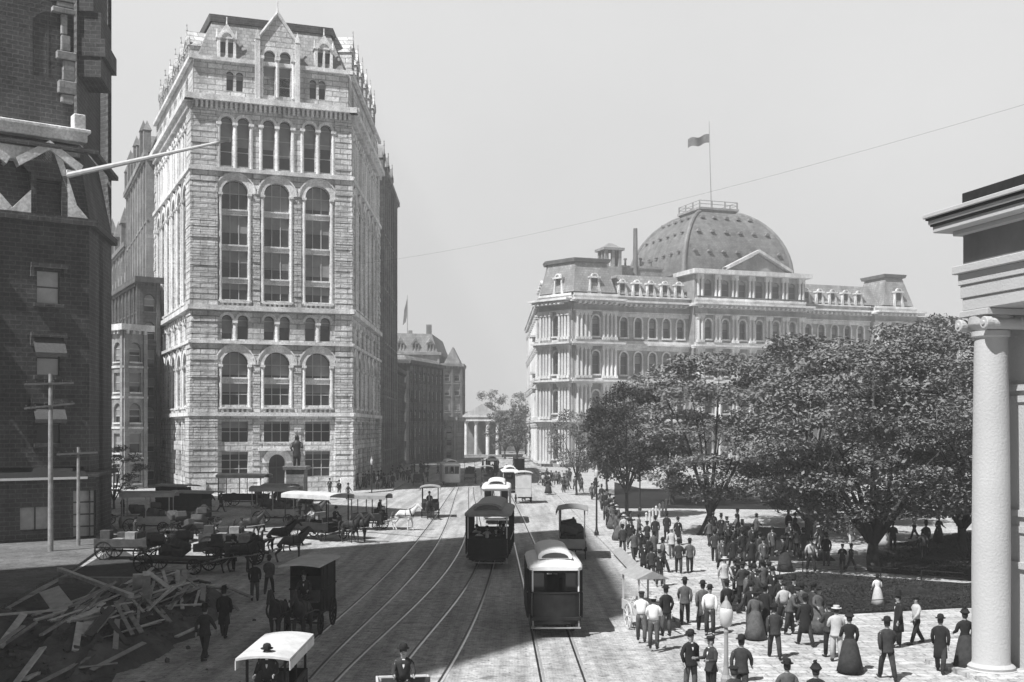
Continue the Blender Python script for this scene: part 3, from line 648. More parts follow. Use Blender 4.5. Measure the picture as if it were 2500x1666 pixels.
c2 = (c1[0]-1.2, c1[1]+62)
fS = gface(c2, c1, [6+5*i for i in range(11)], [3.5+5*i for i in range(12)], ko=.45)
fW1 = gface(PP(9.6, -1.4), PP(26, -1.4), [1.9+3.15*i for i in range(5)], [])
fM = gface(PP(26, 1.0), PP(52, 1.0), [3.1+3.96*i for i in range(6)], [1.1+3.96*i for i in range(7)])
fW2 = gface(PP(52, -1.4), PP(70, -1.4), [2.4+3.3*i for i in range(5)], [])
fE = gface(PP(70, 0), PP(81, 0), [5.5], [1.2, 3.0, 8.0, 9.8])
for A, B in ((PP(9.6, 0), PP(9.6, -1.4)), (PP(26, -1.4), PP(26, 1.0)), (PP(52, 1.0), PP(52, -1.4)), (PP(70, -1.4), PP(70, 0)), (PP(81, 0), PP(81, -60))):
    f_ = FR(A, B); band(gw, f_, 0, f_.L, 0, 33.7, [])
gt.add([(*p, 33.5) for p in (PP(0, 0), PP(81, 0), PP(81, -60), c2, c1)], [tuple(range(5))])
# balconies jutting from the side street front
for z in (26, 18.6, 15.6):
    fbox(gt, fS, fS.L-7, fS.L-3, .5, 1.9, z, z+.4); fbox(gt, fS, fS.L-6.2, fS.L-3.8, .5, 1.3, z-.8, z)
# attic storey of the middle pavilion
LVs = LV; 
fr = fM
band(gw, fr, 0, fr.L, 33.7, 38.6, [(3.1+3.96*i, 1.6, 34.3, 37.6, True) for i in range(6)], .5)
for i in range(6): gwin.append((fr, (3.1+3.96*i, 1.6, 34.3, 37.6, True, -.45), dict(nx=1, nz=2, blind=.2, fw=.12)))
for i in range(7):
    for dx in (-.42, .42):
        q = fr.W(1.1+3.96*i+dx, .4, 34.2); gc.tube([q, q+Vector((0, 0, 3.4))], [.28, .24], 10); fbox(gc, fr, 1.1+3.96*i+dx-.34, 1.1+3.96*i+dx+.34, .05, .75, 37.6, 38.0)
    fbox(gc, fr, .35+3.96*i, 1.85+3.96*i, .003, .7, 38.0, 38.6)
fbox(gt, fr, -.8, fr.L+.8, -.5, 1.6, 38.61, 39.5)
for k in (0, 1): A, B = ((PP(26, -6), PP(26, 1.0)), (PP(52, 1.0), PP(52, -6)))[k]; f_ = FR(A, B); band(gw, f_, 0, f_.L, 33.7, 38.6, []); fbox(gt, f_, -.5, f_.L+.79, -.1, .8, 38.62, 39.49)
gt.add([(*PP(a, b_), 39.45) for a, b_ in ((26, 1), (52, 1), (52, -30), (26, -30))], [(0, 1, 2, 3)])
# pediment
s0, s1 = 7.0, 21.5; sm = (s0+s1)/2
gw.add([fr.W(s0, .6, 39.5), fr.W(s1, .6, 39.5), fr.W(sm, .6, 43.0), fr.W(s0, -3, 39.5), fr.W(s1, -3, 39.5), fr.W(sm, -3, 43.0)], [(0, 1, 2), (0, 2, 5, 3), (1, 4, 5, 2)])
for a, b_ in ((s0-.6, sm), (s1+.6, sm)):
    p = [fr.W(a, 1.5, 39.5), fr.W(b_, 1.5, 43.4), fr.W(b_, 1.5, 44.0), fr.W(a, 1.5, 40.1)]; q = [x-fr.n*1.6 for x in p]
    gt.add(p+q, [(0, 1, 2, 3), (4, 7, 6, 5), (0, 4, 5, 1), (3, 2, 6, 7)])
gw.build('wall', 'granite', GOV); gt.build('cornice', 'granite_trim', GOV); gc.build('column_order', 'granite_trim', GOV)
gwin.sort(key=lambda q: q[0].W(q[1][0], 0, 0).y-(60 if q[0] is not fS else 0)); rest = MB()
for k, (f_, a, kw) in enumerate(gwin):
    if k < 99: wb = MB(); window_mb(wb, f_, *a, **kw); wb.build('window', ['window_glass', 'window_blind', 'dark_sash'], GOV)
    else: window_mb(rest, f_, *a, **kw)
tag(rest.build('window', ['window_glass', 'window_blind', 'dark_sash'], GOV), kind='stuff')
# mansards
def mans(poly, z0, z1, d, crest=True):
    r = MB(); slope_roof(r, poly, z0, z1, d); o = r.build('mansard_roof', 'slate', GOV)
    if crest: r = MB(); q = inset(poly, d-.5); slope_roof(r, q, z1+.005, z1+.7, -.25); r.build('roof_curb', 'dome_slate', o)
mans([PP(.3, -.4), PP(9.3, -.4), PP(9.3, -8), PP(-2, -13), (c1[0]+.4, c1[1]+.4)], 34.2, 40.2, 1.4)
mans([PP(73, -.5), PP(80.8, -.5), PP(80.8, -11), PP(73, -11)], 34.2, 40.4, 1.7)
mans([PP(9.4, -1.9), PP(25.9, -1.9), PP(25.9, -14), PP(9.4, -14)], 34.2, 38.3, 1.6, False); mans([PP(52.1, -1.9), PP(73, -1.9), PP(73, -14), PP(52.1, -14)], 34.2, 38.3, 1.6, False)
mans([(c1[0], c1[1]+1), (c1[0]+12, c1[1]+1), (c2[0]+12, c2[1]), (c2[0]+.4, c2[1])], 34.2, 38, 1.6, False)
def gdorm(fr, s, wd=1.1, h=2.4, z=34.0, o=-.45):
    d = MB(); hw = wd/2
    for a in (-hw-.25, hw): fbox(d, fr, s+a, s+a+.25, o-1.6, o, z, z+h)
    fbox(d, fr, s-hw-.45, s+hw+.45, o-1.8, o+.25, z+h, z+h+.3)
    archring(d, fr, s, hw*.7, z+h+.25, .25, o-.4, o+.15, 0, 6)
    for a in (-hw-.7, hw+.7): d.add([fr.W(s+a, o, z), fr.W(s+(hw+.25 if a > 0 else -hw-.25), o, z), fr.W(s+(hw+.25 if a > 0 else -hw-.25), o, z+h*.7)]+[fr.W(s+a, o-.5, z), fr.W(s+(hw+.25 if a > 0 else -hw-.25), o-.5, z), fr.W(s+(hw+.25 if a > 0 else -hw-.25), o-.5, z+h*.7)], [(0, 1, 2), (3, 4, 5), (0, 2, 5, 3)])
    ob = d.build('dormer', 'granite_trim', GOV)
    gl = MB(); gl.add([fr.W(s-hw, o-.4, z), fr.W(s+hw, o-.4, z), fr.W(s+hw, o-.4, z+h), fr.W(s-hw, o-.4, z+h)], [(0, 1, 2, 3)]); gl.build('pane', 'window_glass', ob)
for i in range(5): gdorm(fW1, 1.9+3.15*i); gdorm(fW2, 2.4+3.3*i)
gdorm(fA, 4.8, 1.5, 3.0); gdorm(fC, 4.4, 1.5, 3.0); gdorm(fE, 6.9, 1.5, 3.0)
for i in range(4): gdorm(fS, fS.L-6-5*i, 1.3, 2.8)
# square dome with curved sides, platform, lunettes, flag
def DP(s, o, z): q = PP(s, o); return Vector((q[0], q[1], z))
sc_, oc_, hs_, zb, zt = 39.3, -17.0, 13.0, 39.3, 54.2
dm = MB(); prof = []
for k in range(13):
    t_ = k/12; a_ = t_*R(73); prof.append((4.2+(hs_-4.2)*(math.cos(a_)-math.cos(R(73)))/(1-math.cos(R(73))), zb+(zt-zb)*math.sin(a_)/math.sin(R(73))))
for k in range(12):
    (r0, z0), (r1, z1) = prof[k], prof[k+1]
    for (ax, ay, bx, by) in ((-1, 1, 1, 1), (1, 1, 1, -1), (1, -1, -1, -1), (-1, -1, -1, 1)):
        dm.add([DP(sc_+ax*r0, oc_+ay*r0, z0), DP(sc_+bx*r0, oc_+by*r0, z0), DP(sc_+bx*r1, oc_+by*r1, z1), DP(sc_+ax*r1, oc_+ay*r1, z1)], [(0, 1, 2, 3)], 0, [[(0, z0*1.3), (2*r0, z0*1.3), (2*r1, z1*1.3), (0, z1*1.3)]])
dome = dm.build('dome', 'dome_slate', GOV)
rb = MB()
for ax, ay in ((-1, 1), (1, 1), (1, -1), (-1, -1)): rb = MB(); rb.tube([DP(sc_+ax*r_, oc_+ay*r_, z_) for r_, z_ in prof], .42, 8); rb.build('corner_rib', 'slate', dome)
for (pa, pb, k0) in (((-1, 1), (1, 1), 0), ((-1, -1), (-1, 1), 1)):
    for row, n in ((3, 7), (6, 6), (9, 5)):
        r0, z0 = prof[row]
        for i in range(n):
            t_ = (i+.7)/(n+.4)*2-1; l = MB()
            q = DP(sc_+t_*r0, oc_+r0, z0) if k0 == 0 else DP(sc_-r0, oc_+t_*r0, z0)
            nn = Vector((dX[1], -dX[0], 0)) if k0 == 0 else Vector((-dX[0], -dX[1], 0)); tt = Vector((dX[0], dX[1], 0)) if k0 == 0 else Vector((-dX[1], dX[0], 0))
            rg = [q+tt*math.cos(x)*.5+Vector((0, 0, .55*math.sin(x))) for x in [math.pi*j/6 for j in range(7)]]
            l.add([x+nn*.55 for x in rg]+[x-nn*.6 for x in rg], [tuple(range(7))]+[(j, j+1, 8+j, 7+j) for j in range(6)]); l.build('dome_vent', 'slate', dome)
pf = MB(); s_ = 4.9
pf.M = Matrix(((dX[0], dX[1], 0, DP(sc_, oc_, 0).x), (dX[1], -dX[0], 0, DP(sc_, oc_, 0).y), (0, 0, 1, 0), (0, 0, 0, 1)))
pf.box(-4.3, 4.3, -4.3, 4.3, zt-.1, zt+.35); pf.box(-s_, s_, -s_, s_, zt+.35, zt+.8)
pf.build('dome_platform', 'granite', GOV)
ra = MB(); ra.M = pf.M
for x in (-4.6, -1.6, 1.6, 4.6):
    for y in (-4.6, 4.6): ra.box(x-.12, x+.12, y-.12, y+.12, zt+.8, zt+2.3)
for x in (-1.6, 1.6):
    for y in (-4.6, 4.6): ra.box(y-.12, y+.12, x-.12, x+.12, zt+.8, zt+2.3)
for z in (1.5, 2.2):
    for y in (-4.6, 4.6): ra.box(-4.6, 4.6, y-.06, y+.06, zt+z, zt+z+.12); ra.box(y-.059, y+.059, -4.5, 4.5, zt+z+.01, zt+z+.11)
ra.build('platform_railing', 'grey_paint', GOV)
q = DP(sc_+.9, oc_, zt+.8); fp = MB(); fp.tube([q, q+Vector((-.3, 0, 11)), q+Vector((-.5, 0, 20.0))], [.13, .09, .06], 6); 
FP = thing('flagpole', 'thin flagpole with a small waving flag on top of the dark square dome', 'flagpole', q)
fp.build('pole', 'grey_paint', FP)
fg = MB(); N = 10; t0 = q+Vector((-.5, 0, 16.2)); rows_ = []
for i in range(N+1):
    x = i/N; off = Vector((-4.6*x, .5*math.sin(x*7), -1.2*x+.25*math.sin(x*9))); rows_ .append((t0+off+Vector((0, 0, 1.0)), t0+off+Vector((0, 0, -.9))))
fg.add([p for r_ in rows_ for p in r_]+[p+Vector((0, .05, 0)) for r_ in rows_ for p in r_], [(2*i, 2*i+1, 2*i+3, 2*i+2) for i in range(N)]+[(22+2*i, 22+2*i+2, 22+2*i+3, 22+2*i+1) for i in range(N)])
fg.build('flag', 'flag_cloth', FP)
# rooftop lantern, chimneys
ln = MB(); ln.M = pf.M.copy(); q = DP(11.5, -8, 0); ln.M.translation = Vector((q.x, q.y, 0))
ln.box(-1.9, 1.9, -1.9, 1.9, 38, 40.3)
for x in (-1.5, 0, 1.5):
    for y in (-1.5, 1.5): ln.box(x-.32, x+.32, y-.32, y+.32, 40.3, 43.6)
for y in (0,):
    for x in (-1.5, 1.5): ln.box(x-.3, x+.3, -.32, .32, 40.3, 43.6)
ln.box(-2.3, 2.3, -2.3, 2.3, 43.6, 44.1); ln.taper(-1.9, 1.9, -1.9, 1.9, 44.1, 45.2, 1.5, 1.5)
ln.build('roof_lantern', 'granite', GOV)
ck = MB(); q = DP(17.3, -8, 0); ck.tube([q+Vector((0, 0, 37)), q+Vector((0, 0, 48.6))], [.55, .42], 12); ck.build('tall_chimney', 'grey_brick', GOV)
ck = MB(); ck.M = ln.M.copy(); q = DP(19, -9, 0); ck.M.translation = Vector((q.x, q.y, 0)); ck.box(-5.5, 4.5, -1, 1, 37.9, 40.4); ck.box(-5.8, 4.8, -1.2, 1.2, 40.4, 40.9); ck.build('roof_house', 'slate', GOV)
for x, hgt in ((14, 41.6), (15.5, 42.2), (19, 42.4), (21.4, 42.0)): ck = MB(); q = DP(x, -9, 0); ck.tube([q+Vector((0, 0, 40.8)), q+Vector((0, 0, hgt)), q+Vector((0, 0, hgt+.05)), q+Vector((0, 0, hgt+.35))], [.22, .2, .38, .3], 8); ck.build('chimney_pot', 'dome_slate', GOV)

# ---------------------------------------------------------------- far group beyond the street
def rf(poly, z0, z1, d, m_='slate'):
    def f(T_): r = MB(); slope_roof(r, inset(poly, .3), z0, z1, d); r.build('roof', m_, T_)
    return f
q1 = [(-27, 238), (-21.6, 240), (-15.8, 262), (-30, 266)]
building('dark five-storey brick block in the middle distance, right of the turreted block', q1, (0, 1), 21.5, 5, 'brown_brick', 'brown_brick', roofs=rf(q1, 21.8, 23, 1), bayw=2.7, wmax=40)
q2 = [(-35.5, 303), (-19.5, 307), (-18, 338), (-35.5, 338)]
def r3(T_):
    r = MB(); slope_roof(r, inset(q2, .4), 27.8, 33, 1.8); r.build('mansard_roof', 'slate', T_)
    fr = FR(q2[0], q2[1])
    for k in range(4): dormer(fr, 2.2+4*k, 28, 2, 2.2, -.5, T_, 'pale_stone', False)
    c = MB(); c.box(-23.5, -22.1, 314, 315.5, 31.5, 36); c.build('chimney', 'grey_brick', T_); c = MB(); c.box(-28.4, -27.4, 314, 315.5, 31.5, 34.4); c.build('chimney', 'grey_brick', T_)
building('hazy pale newspaper block with tall mansard roof and chimneys far down the street', q2, (0, 1), 27.5, 6, 'pale_stone', 'pale_stone', roofs=r3, bayw=3, wmax=30)
q3 = [(-18.6, 306), (-13.4, 308), (-13.2, 318), (-18.6, 318)]
building('hazy square corner tower with pointed roof just left of the columned chapel', q3, (0, 1), 24.5, 6, 'grey_brick', 'pale_stone', roofs=rf(q3, 24.8, 29.6, 2.3), bayw=2.5, cornice=.5, wmax=24)
q4 = [(-11, 372), (14, 376), (14, 400), (-11, 400)]
building('faint low grey block closing the view behind the columned chapel', q4, (0,), 13, 4, 'grey_brick', 'grey_brick', bayw=3, wmax=20)
q5 = [(-16, 268), (-13.4, 270), (-12.4, 292), (-19, 292)]
building('narrow light-fronted house between the dark block and the pointed corner tower', q5, (0, 1), 9.8, 3, 'pale_stone', 'pale_stone', bayw=2.4, wmax=20)
q6 = [(-25.5, 205), (-21.6, 206), (-21.9, 232), (-32, 230)]
building('five-storey house with one lit end wall and a white notice board', q6, (1,), 18.6, 5, 'grey_brick', 'dark_brick', bayw=3, wmax=20)
b = MB(); b.M = FR(q6[0], q6[1]).mtx(); b.box(1.9, 3.6, .01, .12, 9.5, 11.2); b.box(2.2, 3.3, .121, .14, 9.8, 10.9, 1)
tag(b.build('notice_board', ['white_paint', 'grey_paint']), 'square white notice board high on the lit end wall of the distant house', 'sign')
q = Vector((-29, 318, 33)); b = MB(); b.tube([q, q+Vector((0, 0, 11.5))], [.12, .07], 6); fx = thing('flagpole', 'small far flagpole with hanging flag above the hazy mansard block', 'flagpole', q); b.build('pole', 'grey_paint', fx)
b = MB(); b.add([q+Vector(v) for v in ((0, 0, 10.9), (-.9, .3, 7.5), (-1.3, .2, 3.2), (-.5, 0, 4.0), (0, 0, 6.2), (0, .08, 10.9), (-.9, .4, 7.5), (-1.3, .3, 3.2), (-.5, .1, 4.0), (0, .1, 6.2))], [(0, 1, 2, 3, 4), (5, 9, 8, 7, 6), (0, 5, 6, 1), (1, 6, 7, 2)]); b.build('flag', 'flag_cloth', fx)
# columned chapel
CH = thing('chapel', 'small hazy temple-fronted chapel with four columns and a triangular pediment, closing the street', 'chapel', (-8, 300, 0))
m_ = MB(); m_.box(-13.6, -4.0, 308, 330, 0, 14); m_.build('wall', 'grey_brick', CH)
m_ = MB(); m_.box(-13.4, -4.2, 299.5, 308, 11.0, 12.2); m_.box(-13.8, -3.8, 299.2, 308, 12.2, 12.7)
m_.add([(-13.9, 299.3, 12.7), (-3.7, 299.3, 12.7), (-8.8, 299.3, 16.2), (-13.9, 329, 12.7), (-3.7, 329, 12.7), (-8.8, 329, 16.2)], [(0, 1, 2), (3, 5, 4), (0, 2, 5, 3), (1, 4, 5, 2)]); m_.build('pediment', 'smooth_stone', CH)
for x in (-12.9, -10.3, -7.3, -4.7): m_ = MB(); m_.lathe([(.65, 0), (.65, .4), (.5, .5), (.43, 10.2), (.62, 10.6), (.62, 11)], (x, 300.4, 0), 12); m_.build('column', 'smooth_stone', CH)
m_ = MB(); m_.box(-14, -3.6, 298.4, 308, 0, .8); m_.build('step', 'pale_stone', CH)
for c in CH.children:
    for v_ in c.data.vertices: v_.co.z *= .86; v_.co.x += .9
q7 = [(60, 320), (120, 335), (120, 360), (60, 350)]
building('plain dark block just showing beyond the right end of the domed building', [(84, 250), (98, 253), (98, 280), (84, 280)], (0,), 31.5, 7, 'brown_brick', 'brown_brick', bayw=3, wmax=20)

# ---------------------------------------------------------------- columned porch close on the right
cx, cy = 14.62, 35.0
PO = thing('portico', 'large pale classical porch with smooth round column and moulded eaves at right edge', 'portico', (cx+1.2, cy-1, 0))
m_ = MB(); m_.lathe([(.74, .12), (.74, .26), (.68, .29), (.70, .36), (.64, .42), (.57, .46), (.55, .55), (.56, 3.5), (.535, 6.5), (.49, 10.0), (.48, 10.35), (.56, 10.4), (.56, 10.55)], (cx, cy, 0), 40)
sh = m_.build('column', 'porch_stone', PO, smooth=True)
mo = sh.modifiers.new('edge', 'EDGE_SPLIT'); mo.split_angle = R(35)
pd = Vector((.24, -.97, 0)).normalized(); pn = Vector((-.97, -.24, 0)).normalized()
A = Vector((cx, cy, 0))-pd*.6+pn*.58; FRp = FR(A, A+pd*14)
def pb(mb, s0, s1, o0, o1, z0, z1, mi=0): fbox(mb, FRp, s0, s1, o0, o1, z0, z1, mi)
cap = MB()
pb(cap, -.05, 1.3, -1.3, .08, 11.0, 11.2)
for s in (.0, 1.22):
    for oo in (-1.2, .02):
        q = FRp.W(s, oo, 10.76); cap.tube([q-FRp.n*.12, q+FRp.n*.12], .19, 16); cap.tube([q-FRp.n*.16, q+FRp.n*.16], .08, 12)
    cap.tube([FRp.W(s, -1.2, 10.74), FRp.W(s, 0, 10.74)], .17, 12)
cap.lathe([(.5, 10.55), (.66, 10.75), (.66, 11.0)], (cx, cy, 0), 32)
cap.build('capital', 'porch_stone', PO, bevel=.02)
en = MB()
pb(en, 0, 13, -1.3, 0, 11.21, 11.6); pb(en, -.04, 13, -1.34, .05, 11.6, 12.0); pb(en, -.08, 13, -1.38, .10, 12.0, 12.35); pb(en, -.2, 13, -1.5, .24, 12.35, 12.6)
en.build('architrave', 'porch_stone', PO, bevel=.02)
en = MB(); pb(en, .02, 13, -1.28, -.02, 12.605, 13.55); en.build('frieze', 'frieze_grey', PO)
en = MB(); pb(en, -.2, 13, -1.6, .2, 13.55, 13.7); pb(en, -.62, 13, -2.2, .62, 13.7, 13.9); pb(en, -.72, 13, -2.3, .72, 13.96, 14.1); pb(en, -.84, 13, -2.5, .84, 14.16, 14.3); en.build('cornice', 'porch_stone', PO, bevel=.02)
en = MB(); pb(en, -.66, 13, -2.2, .68, 13.901, 13.959); pb(en, -.76, 13, -2.3, .78, 14.101, 14.159); pb(en, 0, 13, -2.5, .0, 14.31, 14.85); en.build('gutter_and_parapet', 'dark_paint', PO)
# wall and pilaster behind the column
wl = MB(); pb(wl, -.1, 13, -3.6, -1.55, 0.1, 11.2)
for z, o in ((8.75, .12), (8.4, .06), (4.9, .1), (4.4, .06), (3.3, .1)): pb(wl, -.1-o, 13, -1.55, -1.55+o, z, z+.2)
wl.build('wall', 'porch_stone', PO)
st = MB(); pb(st, -1.2, 13, -3, .5, .121, .25); st.build('porch_floor', 'flagstone', PO)

# ---------------------------------------------------------------- statue
SP = P(729, 1210, 120); sx0, sy0 = SP.x, 119
ST = thing('monument', 'bronze statue of a standing man on a square pedestal before the tower door', 'statue', (sx0, sy0, 0))
m_ = MB(); m_.box(sx0-1.5, sx0+1.5, sy0-1.5, sy0+1.5, 0, .5); m_.taper(sx0-1.2, sx0+1.2, sy0-1.2, sy0+1.2, .5, 1.0, .15, .15); m_.box(sx0-.95, sx0+.95, sy0-.95, sy0+.95, 1.0, 3.3); m_.taper(sx0-1.2, sx0+1.2, sy0-1.2, sy0+1.2, 3.3, 3.7, -.05, -.05)
m_.build('pedestal', 'grey_brick', ST, bevel=.04)
m_ = MB(); c_ = Vector((sx0, sy0, 3.7))
for s_ in (-1, 1): m_.tube([c_+Vector((s_*.2, -.1+.1*s_, 0)), c_+Vector((s_*.2, .1*s_, .6)), c_+Vector((s_*.18, 0, 1.4))], [.13, .17, .24], 8)
m_.lathe([(.42, .75), (.44, 1.1), (.36, 1.6), (.42, 2.1), (.48, 2.45), (.2, 2.62), (.13, 2.75)], c_, 14, 0, .75)
m_.lathe([(.1, 2.72), (.2, 2.85), (.22, 3.0), (.19, 3.15), (.08, 3.24)], c_, 12, 0, 1.1); m_.lathe([(.2, 2.6), (.24, 2.75), (.22, 2.95)], c_+Vector((0, .07, 0)), 10)
m_.tube([c_+Vector((-.42, 0, 2.35)), c_+Vector((-.6, -.05, 1.85)), c_+Vector((-.42, -.35, 1.6))], [.17, .14, .09], 8); m_.tube([c_+Vector((.42, 0, 2.35)), c_+Vector((.58, -.1, 1.9)), c_+Vector((.5, -.45, 1.95))], [.17, .14, .09], 8)
m_.build('bronze_figure', 'bronze', ST, smooth=True)
# ---------------------------------------------------------------- trees
def leaf_mesh(name, blobs, n_each, size, mname, parent, seed, flat=.5):
    rg = np.random.RandomState(seed); C_, R_ = [], []
    for (c, r, fz) in blobs:
        k = max(8, int(n_each*r*r*3.3)); d = rg.normal(size=(k, 3)); d /= np.linalg.norm(d, axis=1)[:, None]
        rad = r*rg.uniform(.45, 1.08, size=(k, 1)); C_.append(np.array(c)+d*rad*np.array([1, 1, fz]))
    P_ = np.concatenate(C_); n = len(P_)
    nrm = rg.normal(size=(n, 3))*flat; nrm[:, 2] += 1; nrm /= np.linalg.norm(nrm, axis=1)[:, None]
    a = rg.normal(size=(n, 3)); a -= nrm*(a*nrm).sum(1)[:, None]; a /= np.linalg.norm(a, axis=1)[:, None]; b_ = np.cross(nrm, a)
    s_ = .56*size*rg.uniform(.45, 1.4, size=(n, 1)); a = a*s_; b_ = b_*s_*.6
    V = np.stack([P_-a, P_-b_, P_+a, P_+b_], 1).reshape(-1, 3)-np.array(parent_origin(parent))
    me = bpy.data.meshes.new(name); me.vertices.add(4*n); me.loops.add(4*n); me.polygons.add(n)
    me.vertices.foreach_set('co', V.ravel()); me.loops.foreach_set('vertex_index', np.arange(4*n)); me.polygons.foreach_set('loop_start', np.arange(0, 4*n, 4))
    me.polygons.foreach_set('loop_total', np.full(n, 4)); me.update(calc_edges=True); me.materials.append(MATS[mname])
    o = bpy.data.objects.new(name, me); COL.objects.link(o); o.parent = parent; return o
def tree(x, y, h, r, label, zb=3.0, mname='leaf', group=None, dens=55, size=.2, trunk=.28, seed=1, lean=0, fl=.45, nb=70):
    rg = random.Random(seed); T_ = thing('tree', label, 'tree', (x, y, 0), group); b = MB(); blobs = []
    base = Vector((x, y, 0)); fork = Vector((x+lean*.5, y, zb*.75)); b.tube([base, base.lerp(fork, .12)+Vector((.02, 0, 0)), base.lerp(fork, .5)+Vector((rg.uniform(-.1, .1), 0, 0)), fork], [trunk*1.5, trunk*1.05, trunk*.95, trunk*.8], 10)
    cz = (h+zb)/2; hz_ = (h-zb)/2
    nl = 8
    for k in range(nl):
        an = 2*math.pi*k/nl+rg.uniform(-.3, .3); el = rg.uniform(.35, 1.0); rr = r*rg.uniform(.55, .8)
        tip = Vector((x+lean+math.cos(an)*rr, y+math.sin(an)*rr, cz+hz_*(rg.uniform(-.5, .5)))); mid = fork.lerp(tip, .5)+Vector((0, 0, .5+rg.uniform(0, .6)))
        b.tube([fork-Vector((0, 0, .2)), mid, tip], [trunk*.55, trunk*.3, trunk*.08], 6)
        for q in range(3):
            t2 = mid.lerp(tip, rg.uniform(.1, .8)); e = t2+Vector((rg.uniform(-1.3, 1.3), rg.uniform(-1.3, 1.3), rg.uniform(.2, 1.5))); b.tube([t2, t2.lerp(e, .5)+Vector((0, 0, .1)), e], [trunk*.18, trunk*.11, trunk*.04], 5)
    b.tube([fork, fork+Vector((lean*.3, 0, hz_*.9)), Vector((x+lean, y, h-1))], [trunk*.7, trunk*.4, trunk*.08], 7)
    b.build('trunk', 'bark', T_, smooth=True)
    for k in range(int(nb*(.72 if mname == 'leaf' else 1))):
        an = rg.uniform(0, 2*math.pi); u_ = rg.uniform(-1, 1); rad = rg.uniform(.35, 1)**.5
        w_ = math.sqrt(max(0, 1-u_*u_*.85)); zz = cz+u_*hz_*.92
        br = rg.uniform(.13, .29)*r
        blobs.append(((x+lean+math.cos(an)*w_*r*rad*.92, y+math.sin(an)*w_*r*rad*.92, zz+rg.uniform(-.3, .3)), br, rg.uniform(.22, .45) if mname == 'leaf' else rg.uniform(.5, .9)))
    leaf_mesh('crown', blobs, dens, size, mname, T_, seed, fl); return T_
tree(18.9, 60, 11.9, 6.9, 'big leafy tree with the thick dark trunk at the tip of the front lawn', 2.2, seed=3, trunk=.34, dens=72, size=.2, nb=150)
tree(13.2, 80.6, 13.2, 5.8, 'tall tree with a slim forked trunk beside the bright park walk', 2.1, seed=5, trunk=.22, dens=60, size=.23, lean=1.4, nb=125)
tree(19.8, 77, 11.5, 5.2, 'tree filling the gap between the slim forked trunk and the thick dark trunk', 2.0, seed=6, trunk=.2, dens=60, size=.23, nb=110)
tree(27.5, 70, 13.6, 7.0, 'leafy park tree just left of the pale porch column', 2.1, seed=8, dens=58, size=.22, nb=150)
tree(23.5, 90, 15.0, 7.4, 'park tree high in the leafy mass under the right half of the dome', 2.4, seed=9, dens=40, size=.27, nb=120)
tree(36, 101, 17.6, 8.2, 'tallest park tree before the right end pavilion of the domed building', 3.4, seed=10, dens=32, size=.31, nb=120)
tree(15.6, 112, 13.8, 5.4, 'paler park tree overlapping the middle pavilion of the domed building', 3.5, seed=11, dens=36, size=.29, nb=90)
tree(42, 88, 14.5, 7, 'park tree largely hidden by the porch column', 3.5, seed=19, dens=30, size=.3, nb=90)
tree(9.7, 97, 11.2, 3.8, 'small dense dark tree with a pointed crown on the park corner', 3.0, 'dark_leaf', seed=12, dens=100, size=.19, trunk=.16, fl=.9, nb=95)
tree(7.2, 128, 9.8, 3.3, 'small pale young tree beside the left corner of the domed building', 3.0, 'far_leaf', seed=13, dens=60, size=.22, trunk=.12, fl=.7, nb=60)
tree(11.2, 135, 10.2, 3.8, 'young tree between the pale sapling and the dense dark tree', 3.0, 'far_leaf', seed=14, dens=60, size=.22, trunk=.13, fl=.7, nb=65)
for i, (x, y, h, r_, lb) in enumerate(((-37.5, 108, 6.4, 3.2, 'low bushy tree before the lit side wall of the tower'), (-41.5, 114, 7.0, 3.0, 'bushy street tree between the dark corner block and the office tower'))):
    tree(x, y, h, r_, lb, 1.2, 'leaf', seed=30+i, dens=75, size=.17, trunk=.12, fl=.9, nb=40)
for i, (x, y, h, r_, lb) in enumerate(((-18.5, 268, 10, 4.5, 'hazy tree left of the columned chapel'), (-1.8, 285, 12, 5, 'hazy tree right of the columned chapel'), (1.2, 262, 13.2, 4.6, 'hazy tree beside the street corner of the domed building'), (-6, 352, 19.5, 6.5, 'hazy tree rising behind the left of the chapel roof'), (4, 336, 18.5, 6.5, 'hazy tree rising behind the right of the chapel roof'), (12, 345, 17.5, 6.5, 'hazy tree behind the chapel, nearest the side front of the domed building'))):
    tree(x, y, h, r_, lb, 2.6, 'far_leaf', seed=40+i, dens=22, size=.4, trunk=.25, fl=.8, nb=50)

